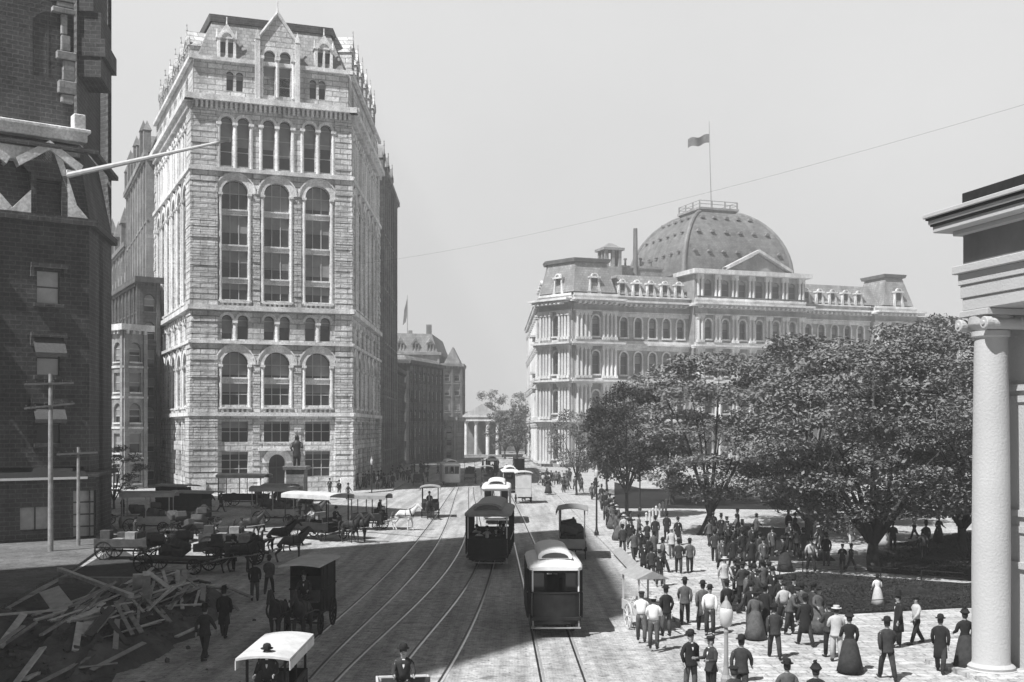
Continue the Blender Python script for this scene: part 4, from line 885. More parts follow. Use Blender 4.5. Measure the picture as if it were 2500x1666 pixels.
# low growth on the lawns
rg_ = np.random.RandomState(77)
def in_poly(x, y, pl):
    c = np.zeros(len(x), bool); n = len(pl)
    for i in range(n):
        (x1, y1), (x2, y2) = pl[i][:2], pl[(i+1) % n][:2]; k = ((y1 > y) != (y2 > y)) & (x < (x2-x1)*(y-y1)/(y2-y1+1e-9)+x1); c ^= k
    return c
for pl, n in ((LN1, 60000), (LN2, 50000)):
    xs = [p[0] for p in pl]; ys = [p[1] for p in pl]; x = rg_.uniform(min(xs), max(xs), n); y = rg_.uniform(min(ys), max(ys), n); k = in_poly(x, y, pl); x, y = x[k], y[k]
    m = len(x); a = rg_.uniform(0, 6.28, m); w_ = rg_.uniform(.02, .05, m); h = rg_.uniform(.02, .09, m)*(.6+.5*np.sin(x*1.1)*np.cos(y*.9)); z = np.full(m, .16)
    V = np.stack([np.stack([x-w_*np.cos(a), y-w_*np.sin(a), z], 1), np.stack([x+w_*np.cos(a), y+w_*np.sin(a), z], 1), np.stack([x+rg_.normal(0, .05, m), y+rg_.normal(0, .05, m), z+np.abs(h)], 1)], 1).reshape(-1, 3)
    me = bpy.data.meshes.new('grass'); me.from_pydata(V.tolist(), [], np.arange(3*m).reshape(-1, 3).tolist()); me.materials.append(MATS['grass_blade']); o = bpy.data.objects.new('grass', me); COL.objects.link(o)
    tag(o, 'short dark grass of the '+('nearest lawn' if pl is LN1 else 'lawn beyond the thick tree trunk'), 'grass', kind='stuff')
# ---------------------------------------------------------------- figures
def skin_body(name, pts, edges, rad, m_, sub=1, root=0, link=True):
    me = bpy.data.meshes.new(name+'_s'); me.from_pydata([tuple(p) for p in pts], edges, []); o = bpy.data.objects.new(name+'_s', me); COL.objects.link(o)
    md = o.modifiers.new('s', 'SKIN'); md.use_smooth_shade = True
    for i, v in enumerate(me.skin_vertices[0].data):
        r_ = rad[i]; v.radius = r_ if hasattr(r_, '__len__') else (r_, r_); v.use_root = (i == root)
    if sub: sb = o.modifiers.new('u', 'SUBSURF'); sb.levels = sub; sb.render_levels = sub
    dg = bpy.context.evaluated_depsgraph_get(); m2 = bpy.data.meshes.new_from_object(o.evaluated_get(dg)); m2.name = name
    bpy.data.objects.remove(o); bpy.data.meshes.remove(me)
    m2.materials.clear(); m2.materials.append(MATS[m_])
    r_ = bpy.data.objects.new(name, m2); COL.objects.link(r_); return r_
def person_proto(outfit, legs=(0, 0, 0, 0), arms=((8, 10), (-8, 12)), bend=0, sit=False, hat='bowler', coat='dark_cloth', trou='dark_cloth', shirt='white_cloth', coat_hem=.80, spread=.10):
    """faces -y. legs: thigh swing l, knee l, thigh swing r, knee r (deg, + forward)"""
    root = thing('person', 'x', 'person'); 
    hipz = .90 if not sit else .50
    pel = Vector((0, 0, hipz)); cb, sb_ = math.cos(R(bend)), math.sin(R(bend))
    def up(x, y, dz): return Vector((x, pel.y-dz*sb_+y*cb, pel.z+dz*cb+y*sb_))    # upper body, dz above pelvis, bending towards -y
    J = {}
    J['spine'] = up(0, .01, .2); J['chest'] = up(0, .01, .40); J['neck'] = up(0, 0, .555); J['head0'] = up(0, -.015, .63); J['head1'] = up(0, -.02, .72); J['head2'] = up(0, -.01, .80)
    legp = []
    for s, th, kn in ((1, legs[0], legs[1]), (-1, legs[2], legs[3])):
        hp = Vector((.09*s, 0, hipz-.03)); a = R(th); L1, L2 = .42, .41
        if sit: a = R(82)
        k = hp+Vector((spread*s*.3, -math.sin(a)*L1, -math.cos(a)*L1)); a2 = a-R(kn if not sit else 82)
        an = k+Vector((0, -math.sin(a2)*L2, -math.cos(a2)*L2)); toe = an+Vector((.03*s, -.17*math.cos(a2*.6), -.03-.05*math.sin(-a2))); legp.append((hp, k, an, toe))
    low = min(min(l[2].z-.07, l[3].z-.035) for l in legp)
    armp = []
    for s, (sw, el) in ((1, arms[0]), (-1, arms[1])):
        sh = up(.185*s, 0, .50); a = R(sw)-R(bend)*.3; e = sh+Vector((.06*s, -math.sin(a)*.28, -math.cos(a)*.28)); a2 = a+R(el); wv = Vector((-.02*s, -math.sin(a2)*.25, -math.cos(a2)*.25)); armp.append((sh, e, e+wv, wv.normalized(), s))
    pts = [pel, J['spine'], J['chest'], J['neck'], J['head0'], J['head1'], J['head2']]; rad = [(.14, .10), (.11, .075), (.13, .085), (.055, .055), (.06, .075), (.078, .098), (.055, .07)]
    ed = [(0, 1), (1, 2), (2, 3), (3, 4), (4, 5), (5, 6)]
    nose = J['head1']+Vector((0, -.115*cb, -.02)); pts.append(nose); rad.append(.014); ed.append((5, 7))
    for s in (1, -1): pts.append(J['head1']+Vector((.088*s, .01, -.01))); rad.append(.016); ed.append((5, len(pts)-1))
    for (hp, k, an, toe) in legp:
        i = len(pts); pts += [hp, k, an, toe]; rad += [.085, .055, .042, .03]; ed += [(0, i), (i, i+1), (i+1, i+2), (i+2, i+3)]
    for (sh, e, w_, d, s) in armp:
        i = len(pts); palm = w_+d*.07; pts += [sh, e, w_, palm]; rad += [.034, .034, .026, (.034, .018)]; ed += [(2, i), (i, i+1), (i+1, i+2), (i+2, i+3)]
        side = Vector((0, -1, 0)) if abs(d.y) < .7 else Vector((0, 0, 1)); side = (side-d*side.dot(d)).normalized(); inn = d.cross(side)*(-s)
        for q, ln in ((-.027, .062), (-.009, .072), (.009, .068), (.027, .052)):
            j = len(pts); b0 = palm+d*.03+side*q; b1 = b0+d*ln*.6+inn*.012; b2 = b1+d*ln*.45+inn*.03; pts += [b0, b1, b2]; rad += [.010, .009, .007]; ed += [(i+3, j), (j, j+1), (j+1, j+2)]
        j = len(pts); t1 = palm-d*.02-side*.035; t2 = t1-side*.02+d*.045+inn*.01; pts += [t1, t2]; rad += [.011, .008]; ed += [(i+3, j), (j, j+1)]
    body = skin_body('body', pts, ed, rad, 'skin', 1, 0); body.parent = root
    fc = MB()
    for s in (1, -1): fc.lathe([(.001, -.011), (.011, 0), (.001, .011)], J['head1']+Vector((.034*s, -.092*cb, .012)), 6)
    fc.box(-.025, .025, J['head1'].y-.098*cb, J['head1'].y-.085*cb, J['head1'].z-.062, J['head1'].z-.054); fc.build('eyes_and_mouth', 'hair', root)
    hr = MB(); hc = J['head1']; hr.loft([hr.ring(hc+Vector((0, y, z)), Vector((rx, 0, 0)), Vector((0, ry, 0)), 12) for rx, ry, y, z in ((.072, .07, .035, -.075), (.087, .088, .022, -.02), (.09, .097, .012, .03), (.08, .085, .008, .075), (.03, .03, .005, .108))]); hr.build('hair', 'hair', root, smooth=True)
    # clothes
    def ringE(c, rx, ry, n=14):
        ay = Vector((0, cb, sb_)); return [c+Vector((rx, 0, 0))*math.cos(2*math.pi*i/n)+ay*ry*math.sin(2*math.pi*i/n) for i in range(n)]
    ct = MB(); woman = outfit == 'dress'
    hemz = coat_hem
    rings = [ringE(up(0, .0, .57), .06, .065), ringE(up(0, 0, .545), .12, .085), ringE(up(0, 0, .515), .185, .105), ringE(up(0, 0, .46), .21, .12), ringE(up(0, 0, .38), .195, .13), ringE(up(0, 0, .2), .165 if not woman else .13, .12 if not woman else .10), ringE(up(0, 0, .02), .185, .14)]
    if not sit:
        if outfit != 'shirt': 
            for t_ in (.5, 1.0): z = hipz-(hipz-hemz)*t_; rings.append([Vector((math.cos(2*math.pi*i/14)*(.19+.02*t_), math.sin(2*math.pi*i/14)*(.15+.03*t_), z)) for i in range(14)])
        else: rings[-1] = ringE(up(0, 0, .05), .165, .12)
    ct.loft(rings)
    cm = coat if outfit != 'shirt' else shirt
    for (sh, e, w_, d, s) in armp: ct.tube([sh+Vector((-.07*s, 0, -.02)), sh+Vector((-.025*s, 0, -.035)), sh+Vector((.016*s, 0, -.09)), e, w_-d*.015], [.03, .058, .066, .056, .043], 10)
    ct.build('coat' if outfit not in ('shirt', 'dress') else ('shirt' if outfit == 'shirt' else 'bodice'), cm, root, smooth=True)
    if outfit in ('suit',) :
        c2 = MB(); ay = Vector((0, -cb, -sb_)); p_ = [up(-.035, 0, .56)+ay*.082, up(.035, 0, .56)+ay*.082, up(.02, 0, .38)+ay*.137, up(0, 0, .33)+ay*.136, up(-.02, 0, .38)+ay*.137]; c2.add(p_, [(0, 4, 3, 2, 1)]); c2.build('shirt_front', 'white_cloth', root)
    if woman:
        sk = MB(); sk.loft([[Vector((math.cos(2*math.pi*i/18)*r_*(1+.05*math.cos(i*2.1)), math.sin(2*math.pi*i/18)*r_*1.1+yo, z)) for i in range(18)] for z, r_, yo in ((1.02, .135, 0), (.92, .2, .03), (.75, .25, .06), (.4, .32, .08), (.03, .40, .10))]); sk.build('skirt', trou, root, smooth=True)
    else:
        tr = MB()
        for (hp, k, an, toe) in legp: tr.tube([hp+Vector((0, 0, .06)), hp-Vector((0, 0, .03)), k, an+(k-an)*.1], [.09, .102, .078, .068], 10)
        tr.build('trousers', trou, root, smooth=True)
    so_ = MB()
    for (hp, k, an, toe) in legp: so_.tube([an+Vector((0, .045, -.045)), an+Vector((0, 0, -.03)), an.lerp(toe, .6)+Vector((0, 0, -.012)), toe+Vector((0, -.05, -.012))], [.035, .05, .042, .022], 8); so_.tube([an+Vector((0, 0, .08)), an+Vector((0, 0, -.02))], [.05, .05], 8)
    so_.build('shoes', 'leather', root)
    ht = MB(); hc = J['head2']+Vector((0, 0, -.015)); hm = 'black_cloth'
    if hat == 'bowler': ht.lathe([(.10, .0), (.15, .01), (.155, .025), (.14, .02), (.102, .015), (.10, .08), (.082, .125), (.03, .145)], hc, 16, 0, 1.15)
    elif hat == 'boater': ht.lathe([(.1, 0), (.165, 0), (.165, .012), (.1, .012), (.1, .09), (.001, .092)], hc, 16, 0, 1.1); hm = 'straw'
    elif hat == 'top': ht.lathe([(.10, .0), (.15, .01), (.15, .02), (.1, .02), (.09, .19), (.095, .21), (.001, .21)], hc, 16, 0, 1.15)
    elif hat == 'cap': ht.lathe([(.095, -.01), (.115, .03), (.10, .065), (.02, .075)], hc, 14, 0, 1.15); ht.box(-.07, .07, hc.y-.17, hc.y-.08, hc.z-.005, hc.z+.01)
    elif hat == 'wide': ht.lathe([(.09, 0), (.24, .015), (.24, .03), (.1, .03), (.09, .10), (.001, .11)], hc, 18, 0, 1.1)
    elif hat == 'bonnet': ht.lathe([(.10, -.03), (.15, .02), (.12, .06), (.08, .13), (.02, .15)], hc, 14, 0, 1.1); ht.tube([hc+Vector((0, .03, .1)), hc+Vector((.03, .06, .2)), hc+Vector((-.02, .1, .24))], [.05, .045, .01], 6)
    ht.build('hat', hm, root)
    if abs(low) > .001:
        for c in root.children: c.location.z -= low
    return root
WALK1 = (22, 4, -20, 12); WALK2 = (-18, 14, 24, 6); STAND = (3, 2, -3, 2)
HANG = ((6, 12), (-4, 10)); SWING = ((-22, 15), (24, 22)); SWING2 = ((22, 22), (-20, 14)); FRONT = ((10, 85), (10, 85)); POCK = ((-12, 35), (-12, 35)); PUSH = ((45, 35), (45, 35))
PR = {
 'suit_walk': person_proto('suit', WALK1, SWING, coat='dark_cloth', trou='dark_cloth'),
 'suit_walk2': person_proto('suit', WALK2, SWING2, coat='grey_cloth', trou='dark_cloth'),
 'suit_stand': person_proto('suit', STAND, POCK, coat='black_cloth', trou='grey_cloth'),
 'suit_stand2': person_proto('suit', STAND, FRONT, coat='dark_cloth', trou='black_cloth', hat='cap'),
 'suit_lean': person_proto('suit', (10, 6, -6, 3), ((30, 50), (20, 60)), bend=22, coat='grey_cloth', trou='dark_cloth', hat='cap'),
 'top_stand': person_proto('suit', STAND, HANG, coat='black_cloth', trou='black_cloth', hat='top', coat_hem=.5),
 'coat_walk': person_proto('suit', WALK1, HANG, coat='black_cloth', trou='dark_cloth', coat_hem=.48),
 'light_walk': person_proto('suit', WALK2, SWING2, coat='light_cloth', trou='grey_cloth', hat='boater'),
 'light_stand': person_proto('suit', STAND, FRONT, coat='light_cloth', trou='light_cloth', hat='boater'),
 'shirt_push': person_proto('shirt', (20, 8, -22, 8), PUSH, bend=14, trou='grey_cloth', hat='cap'),
 'shirt_stand': person_proto('shirt', STAND, FRONT, trou='grey_cloth', hat='boater'),
 'apron_stand': person_proto('shirt', STAND, HANG, trou='dark_cloth', hat='bowler'),
 'dress': person_proto('dress', STAND, ((10, 60), (0, 30)), coat='black_cloth', trou='dark_cloth', hat='bonnet'),
 'dress_light': person_proto('dress', STAND, ((10, 40), (0, 50)), coat='white_cloth', trou='light_cloth', hat='wide'),
 'pale_trousers': person_proto('suit', WALK2, HANG, coat='grey_cloth', trou='light_cloth', hat='boater', coat_hem=.72),
 'grey_long': person_proto('suit', (14, 4, -14, 8), SWING, coat='grey_cloth', trou='black_cloth', hat='bowler', coat_hem=.55),
 'vest_walk': person_proto('shirt', WALK1, SWING2, trou='black_cloth', shirt='light_cloth', hat='cap'),
 'dress_grey': person_proto('dress', STAND, ((-10, 40), (10, 60)), coat='grey_cloth', trou='grey_cloth', hat='wide'),
 'sit': person_proto('suit', arms=((25, 60), (25, 60)), bend=10, sit=True, coat='dark_cloth', trou='dark_cloth'),
 'sit_light': person_proto('shirt', arms=((30, 55), (30, 55)), bend=10, sit=True, shirt='light_cloth', trou='dark_cloth', hat='bowler'),
}
def pp(kind, u, v, rot, label, group=None, z=.121, sc=1.0, head=None, at=None):
    """feet at picture point (u, v), or the hat crown at row `head` when the feet are out of the picture"""
    if at is not None: loc = Vector(at)
    elif head is not None: y = F*(H-z-1.83*sc)/(head-HZ); loc = Vector(((u-1250)/F*y, y, z))
    else: loc = G(u, v, z)
    if group: sc *= .93+.12*((hash((round(loc[0]*7), round(loc[1]*5))) % 17)/17); rot += (hash(round(loc[0]*11)) % 31)-15
    o = put(PR[kind], loc, rot, label, group, sc=sc); return o
# ---------------------------------------------------------------- horses
def horse_proto(m_, harness=True, walk=0):
    root = thing('horse', 'x', 'horse')
    pts = [(0, .62, 1.30), (0, .10, 1.22), (0, -.42, 1.24), (0, -.72, 1.45), (0, -.95, 1.72), (0, -1.10, 1.90), (0, -1.28, 1.76), (0, -1.44, 1.58)]
    rad = [(.23, .25), (.25, .28), (.22, .29), (.12, .20), (.09, .14), (.085, .11), (.065, .085), (.05, .06)]; ed = [(i, i+1) for i in range(7)]
    for s in (1, -1): pts.append((.055*s, -1.07, 2.05)); rad.append(.022); ed.append((5, len(pts)-1))
    for s in (1, -1):
        w_ = walk*s; i = len(pts); pts += [(.13*s, -.48, 1.02), (.14*s, -.50-w_*.18, .58), (.14*s, -.48-w_*.22, .17), (.14*s, -.55-w_*.24, .035)]; rad += [.11, .058, .042, .06]; ed += [(2, i), (i, i+1), (i+1, i+2), (i+2, i+3)]
        i = len(pts); pts += [(.14*s, .62, 1.02), (.15*s, .46+w_*.1, .84), (.15*s, .80+w_*.2, .52), (.15*s, .72+w_*.22, .16), (.15*s, .65+w_*.22, .035)]; rad += [.17, .115, .058, .042, .06]; ed += [(0, i)]+[(i+k, i+k+1) for k in range(4)]
    b = skin_body('body', pts, ed, rad, m_, 1, 1); b.parent = root
    t = MB(); t.tube([(0, .86, 1.42), (0, .98, 1.25), (0, 1.0, .95), (0, .96, .62)], [.05, .08, .075, .02], 8); t.build('tail', 'hair' if m_ != 'white_hide' else 'light_cloth', root, smooth=True)
    t = MB(); t.tube([(0, -.52, 1.62), (0, -.72, 1.76), (0, -.92, 1.94), (0, -1.05, 2.02)], [.03, .05, .05, .03], 6, 0, 1.8); t.build('mane', 'hair' if m_ != 'white_hide' else 'light_cloth', root, smooth=True)
    if harness:
        h = MB(); 
        h.loft([h.ring(Vector((0, -.62+dy, 1.30)), Vector((r_, 0, 0)), Vector((0, .12, r_*1.25)), 14) for dy, r_ in ((-.03, .24), (0, .29), (.04, .29), (.07, .24))], 0, False)
        for s in (1, -1): h.tube([(.24*s, -.58, 1.15), (.28*s, .1, 1.12), (.27*s, .8, 1.08), (.28*s, 1.35, .98)], .018, 5)
        h.tube([(.26, -.2, 1.1), (.2, -.2, 1.44), (0, -.2, 1.53), (-.2, -.2, 1.44), (-.26, -.2, 1.1)], .022, 5); h.build('harness', 'leather', root)
    return root
HS = {'dark': horse_proto('dark_hide', True, .8), 'dark2': horse_proto('dark_hide', True, -.5), 'bay': horse_proto('bay_hide', True, 0), 'white': horse_proto('white_hide', True, .7)}
def horse(kind, x, y, rot, label, group=None, z=0.004): return put(HS[kind], (x, y, z), rot, label, group)
# ---------------------------------------------------------------- wagons (front is -y)
def wheel(par, x, y, r, m_='dark_paint', w_=.06, ns=12):
    b = MB(); n = 24
    def circ(rr, xx): return [Vector((xx, y+rr*math.cos(2*math.pi*i/n), r+rr*math.sin(2*math.pi*i/n))) for i in range(n)]
    b.loft([circ(r, x-w_/2), circ(r, x+w_/2), circ(r-.07, x+w_/2), circ(r-.07, x-w_/2), circ(r, x-w_/2)], 0, False)
    for i in range(ns): a = 2*math.pi*i/ns; b.tube([(x, y, r), (x, y+(r-.05)*math.cos(a), r+(r-.05)*math.sin(a))], .02, 4)
    b.tube([(x-.09, y, r), (x+.09, y, r)], [.07, .09], 8); return b.build('wheel', m_, par)
def chassis(root, wd, ln, r1=.42, r2=.55, shafts=True, m_='dark_paint'):
    for s in (1, -1): wheel(root, s*(wd/2+.02), -ln*.36, r1, m_); wheel(root, s*(wd/2+.02), ln*.32, r2, m_)
    a = MB(); a.tube([(-wd/2, -ln*.36, r1), (wd/2, -ln*.36, r1)], .035, 6); a.tube([(-wd/2, ln*.32, r2), (wd/2, ln*.32, r2)], .035, 6); a.box(-.08, .08, -ln*.4, ln*.36, r1+.03, r1+.13)
    for y in (-ln*.36, ln*.32): a.box(-wd*.4, wd*.4, y-.05, y+.05, r1+.13, r2+.12)
    a.build('axle', 'dark_wood', root)
    if shafts:
        a = MB()
        a.box(-.36, .36, -ln*.4-.03, -ln*.4+.03, r1+.06, r1+.13)
        for s in (1, -1): a.tube([(s*.34, -ln*.4, r1+.1), (s*.36, -ln/2-.9, .85), (s*.30, -ln/2-2.6, 1.05)], [.035, .03, .025], 6)
        a.tube([(-.36, -ln/2-.3, .72), (.36, -ln/2-.3, .72)], .03, 6); a.build('shafts', 'old_wood', root)
def wagon_proto(kind, wd=1.3, ln=3.0, h=2.5, body='dark_paint', top='canvas', name='wagon', load=None, r1=.42, r2=.55, seat_y=None):
    root = thing(name, 'x', 'wagon'); chassis(root, wd, ln, r1, r2); z0 = .68; w2, l2 = wd/2, ln/2
    b = MB(); b.box(-w2, w2, -l2, l2, z0, z0+.08)
    if kind == 'van':
        b.box(-w2, -w2+.05, -l2+.7, l2, z0+.08, h-.12); b.box(w2-.05, w2, -l2+.7, l2, z0+.08, h-.12); b.box(-w2+.05, w2-.05, l2-.05, l2, z0+.08, h-.12); b.box(-w2+.05, w2-.05, -l2+.7, -l2+.75, z0+.08, h-.5)
        for y in (-l2+.9, 0, l2-.2): b.box(-w2-.03, -w2-.001, y-.03, y+.03, z0+.1, h-.15); b.box(w2+.001, w2+.03, y-.03, y+.03, z0+.1, h-.15)
        b.box(-w2-.04, w2+.04, -l2+.69, l2+.02, z0+.9, z0+.96)
    else:
        hh = .55 if kind != 'flat' else .12
        for s in (1, -1): b.box(s*w2-.03, s*w2+.03, -l2, l2, z0+.081, z0+hh)
        b.box(-w2+.031, w2-.031, l2-.05, l2, z0+.081, z0+hh); b.box(-w2+.031, w2-.031, -l2, -l2+.05, z0+.081, z0+hh*.9)
    b.build('body', body, root, bevel=.012)
    sy = -l2+.45 if seat_y is None else seat_y
    b = MB(); b.box(-w2+.06, w2-.06, sy-.2, sy+.2, z0+.5, z0+.58); b.box(-w2+.06, w2-.06, sy+.2, sy+.24, z0+.5, z0+.9); b.box(-w2+.1, w2-.1, -l2-.25, -l2, z0-.1, z0-.04); b.build('seat', 'dark_wood', root)
    if kind in ('canopy', 'van'):
        ov = .16; p = MB(); q = 12
        rows = []
        for k in range(q+1):
            x = -w2-ov+(wd+2*ov)*k/q; zz = h+(.07 if wd < 1.3 else .14)*(1-((k-q/2)/(q/2))**2); rows.append((x, zz))
        vs = [(x, -l2-.35, z) for x, z in rows]+[(x, l2+.15, z) for x, z in rows]+[(x, -l2-.35, z-.06) for x, z in rows]+[(x, l2+.15, z-.06) for x, z in rows]; n = q+1
        p.add(vs, [(i, i+1, n+i+1, n+i) for i in range(q)]+[(2*n+i, 3*n+i, 3*n+i+1, 2*n+i+1) for i in range(q)]+[(i, 2*n+i, 2*n+i+1, i+1) for i in range(q)]+[(n+i, n+i+1, 3*n+i+1, 3*n+i) for i in range(q)]+[(0, n, 3*n, 2*n), (q, 2*n+q, 3*n+q, n+q)])
        if kind == 'canopy':      # hanging valance
            for s in (1, -1): p.box(s*(w2+ov)-.012, s*(w2+ov)+.012, -l2-.35, l2+.15, h-.28, h-.06)
        p.build('canopy', top, root)
        if kind == 'canopy':
            for s in (1, -1):
                for y in (-l2+.05, 0, l2-.05): p = MB(); p.box(s*(w2-.03)-.03, s*(w2-.03)+.03, y-.03, y+.03, z0+.5, h); p.build('post', body, root)
    if load == 'bales':
        rg = random.Random(4); 
        for k in range(7): p = MB(); x, y, z = rg.uniform(-.3, .3), rg.uniform(-.7, l2-.3), z0+.5+.25*(k//2); p.M = Matrix.Translation((x, y, z)) @ Matrix.Rotation(rg.uniform(-.8, .8), 4, 'Z') @ Matrix.Rotation(rg.uniform(-.5, .5), 4, 'Y'); p.box(-.45, .45, -.35, .35, -.2, .25); p.build('bale', 'dark_wood', root, bevel=.06)
    if load == 'boxes':
        rg = random.Random(6)
        for k in range(6): p = MB(); x, y = (-.3, .3)[k % 2], -l2+1.1+.75*(k//2); p.box(x-.25, x+.25, y-.3, y+.3, z0+.09, z0+.55+rg.uniform(0, .5)); p.build('crate', rg.choice(['old_wood', 'dark_wood', 'dark_wood']), root, bevel=.02)
    return root
W1 = wagon_proto('canopy', .98, 2.8, 2.1, 'dark_paint', 'canvas'); van = wagon_proto('van', 1.2, 3.0, 2.6, 'dark_paint', 'canvas', 'van')
big = wagon_proto('canopy', 1.9, 4.4, 3.1, 'dark_paint', 'canvas', r2=.65); opn = wagon_proto('open', 1.35, 3.2, 1, 'dark_wood', load='boxes'); opl = wagon_proto('open', 1.3, 2.6, 1, 'cream_paint'); flt = wagon_proto('flat', 1.7, 4.2, 1, 'dark_wood', load='bales')
blw = wagon_proto('canopy', 1.5, 3.4, 2.9, 'grey_paint', 'grey_canvas', load='bales'); cream = wagon_proto('van', 1.5, 3.2, 3.1, 'cream_paint', 'canvas', 'van'); cab = wagon_proto('canopy', 1.4, 2.4, 2.6, 'dark_paint', 'grey_canvas', 'cab'); dv2 = wagon_proto('van', 1.6, 3.3, 2.7, 'dark_paint', 'grey_canvas', 'van')
def W(proto, x, y, rot, label, group=None, cat='wagon', sc=1): return put(proto, (x, y, .004), rot, label, group, cat, sc)
def ahead(x, y, rot, d, side=0): a = R(rot); return x+math.sin(a)*d+math.cos(a)*side, y-math.cos(a)*d+math.sin(a)*side
W(W1, -5.95, 29.1, 0, 'white-topped wagon cut by the bottom edge, nearest vehicle of the left carriageway')
hx, hy = ahead(-5.95, 29.1, 0, 3.0); horse('bay', hx, hy, 0, 'horse pulling the white-topped wagon at the bottom edge')
W(van, -7.6, 43.4, -4, 'dark closed delivery van with pale roof behind the bottom white-topped wagon', cat='van')
for s, k in ((-.42, 'dark'), (.42, 'dark2')): hx, hy = ahead(-7.6, 43.4, -4, 3.0, s); horse(k, hx, hy, -4, ('left' if s < 0 else 'right')+' dark horse of the team in front of the dark delivery van')
W(opl, -2.65, 28.3, 8, 'small pale open wagon whose driver sits at the bottom middle of the photo')
p_ = pp('sit', 0, 0, 8, 'seated driver in dark coat and hat on the small open wagon', at=(-2.62, 27.6, .98), sc=1.0)
pp('sit', 0, 0, 0, 'driver hunched under the canopy of the bottom white-topped wagon', at=(-5.95, 28.0, .9)); pp('sit', 0, 0, -4, 'driver in front of the dark delivery van', at=(-7.66, 42.4, .9))
bx = [(-13.4, 78.6, 52)]
x, y, rt = bx[0]; W(big, x, y, rt, 'large market wagon with a broad white canopy and two dark horses, before the tower door')
for s, k in ((-.45, 'dark'), (.45, 'dark2')): hx, hy = ahead(x, y, rt, 3.7, s); horse(k, hx, hy, rt, ('far' if s > 0 else 'near')+' dark horse of the team pulling the broad white-canopied market wagon')
pp('sit', 0, 0, rt, 'driver on the broad white-canopied market wagon', at=(*ahead(x, y, rt, 1.8), .9)); pp('sit_light', 0, 0, rt-90, 'pale-shirted man sitting inside the broad white-canopied wagon', at=(*ahead(x, y, rt, 0, -.3), .9))
W(cab, -10.7, 86, 78, 'one-horse cab with grey top and white horse, right of the big canopied wagon', cat='cab')
hx, hy = ahead(-10.7, 86, 78, 2.7); horse('white', hx, hy, 78, 'white horse harnessed to the grey-topped cab'); pp('sit', 0, 0, 78, 'driver of the cab with the white horse', at=(-10.0, 85.9, .95))
W(cab, -7.0, 98.3, 3, 'small light buggy with pale roof coming straight down the middle tracks', cat='buggy'); horse('dark', -6.9, 95.6, 5, 'dark horse trotting in front of the small buggy'); pp('sit', 0, 0, 0, 'driver under the roof of the small buggy', at=(-7, 97.4, .8))
W(blw, 3.55, 67.5, 176, 'high-loaded canopied wagon stacked with dark bales beside the right kerb'); hx, hy = ahead(3.55, 67.5, 176, 3.1); horse('dark', hx, hy, 176, 'dark horse ahead of the wagon stacked with bales')
W(cream, 1.15, 117, 182, 'pale high-sided van ahead of the loaded wagon in the far street', cat='van'); horse('bay', 1.2, 120, 182, 'horse of the pale high-sided van')
W(flt, -17.8, 60.5, 80, 'low flat dray with rough load beside the lumber pile'); horse('dark2', *ahead(-17.8, 60.5, 80, 3.6), 80, 'dark horse standing in front of the low dray by the lumber')
W(opn, -17.4, 70.0, 96, 'open wagon filled with crates parked behind the low dray'); horse('dark', *ahead(-17.4, 70.0, 96, 3.1), 96, 'dark horse of the crate-filled open wagon')
W(opn, -22.4, 66.5, 84, 'second crate-filled wagon, nearer the dark corner block'); horse('bay', *ahead(-22.4, 66.5, 84, 3.0), 84, 'brown horse between the two crate-filled wagons')
W(flt, -21.5, 77.5, 100, 'flat dray standing behind the crate-filled wagons'); horse('dark', *ahead(-21.5, 77.5, 100, 3.6), 100, 'dark horse at the flat dray behind the crate-filled wagons')
W(dv2, -28.7, 98, 60, 'dark closed carriage with pale roof edge near the bushy trees on the left', cat='carriage'); horse('dark2', *ahead(-28.7, 98, 60, 3.1), 60, 'dark horse of the closed carriage near the bushy trees')
W(dv2, -24.3, 88, 75, 'dark closed wagon in front of the closed carriage, left of the monument', cat='carriage')
W(blw, -18.8, 91, 88, 'grey-topped wagon waiting in the shade left of the broad white canopy')
horse('bay', *ahead(-18.8, 91, 88, 3.0), 88, 'horse of the grey-topped wagon waiting behind the white canopy')
W(blw, -26.5, 83.5, 95, 'loaded covered wagon between the flat drays and the closed wagon'); horse('dark', *ahead(-26.5, 83.5, 95, 3.0), 95, 'dark horse of the loaded covered wagon among the drays')
W(opn, -15.5, 64.3, 100, 'crate-filled cart nearest the broad white canopy'); horse('bay', *ahead(-15.5, 64.3, 100, 3.0), 100, 'brown horse in front of the crate-filled cart nearest the white canopy')
W(cab, -20.5, 101, 70, 'dark-sided cab standing left of the bronze statue', cat='cab'); horse('bay', *ahead(-20.5, 101, 70, 2.6), 70, 'horse of the cab standing left of the statue')
W(dv2, -33, 90, 84, 'dark closed van nearest the corner of the dark brick block', cat='van')
W(big, -26.0, 111, 80, 'long wagon with pale awning drawn up at the foot of the office tower')
horse('dark', *ahead(-26.0, 111, 80, 3.6), 80, 'dark horse at the long awning wagon by the tower')
W(blw, -6.0, 163, 2, 'canopied wagon in the far traffic between two streetcars'); W(cab, -3.3, 150, 0, 'little cab in the distance behind the arched-roof streetcar', cat='cab')
W(opn, -1.0, 176, 182, 'far open wagon near the corner of the domed building'); W(dv2, 1.2, 190, 182, 'far dark van at the side front of the domed building', cat='van')
W(opn, -12.4, 152, 4, 'far open cart near the pavement of the brick office block')
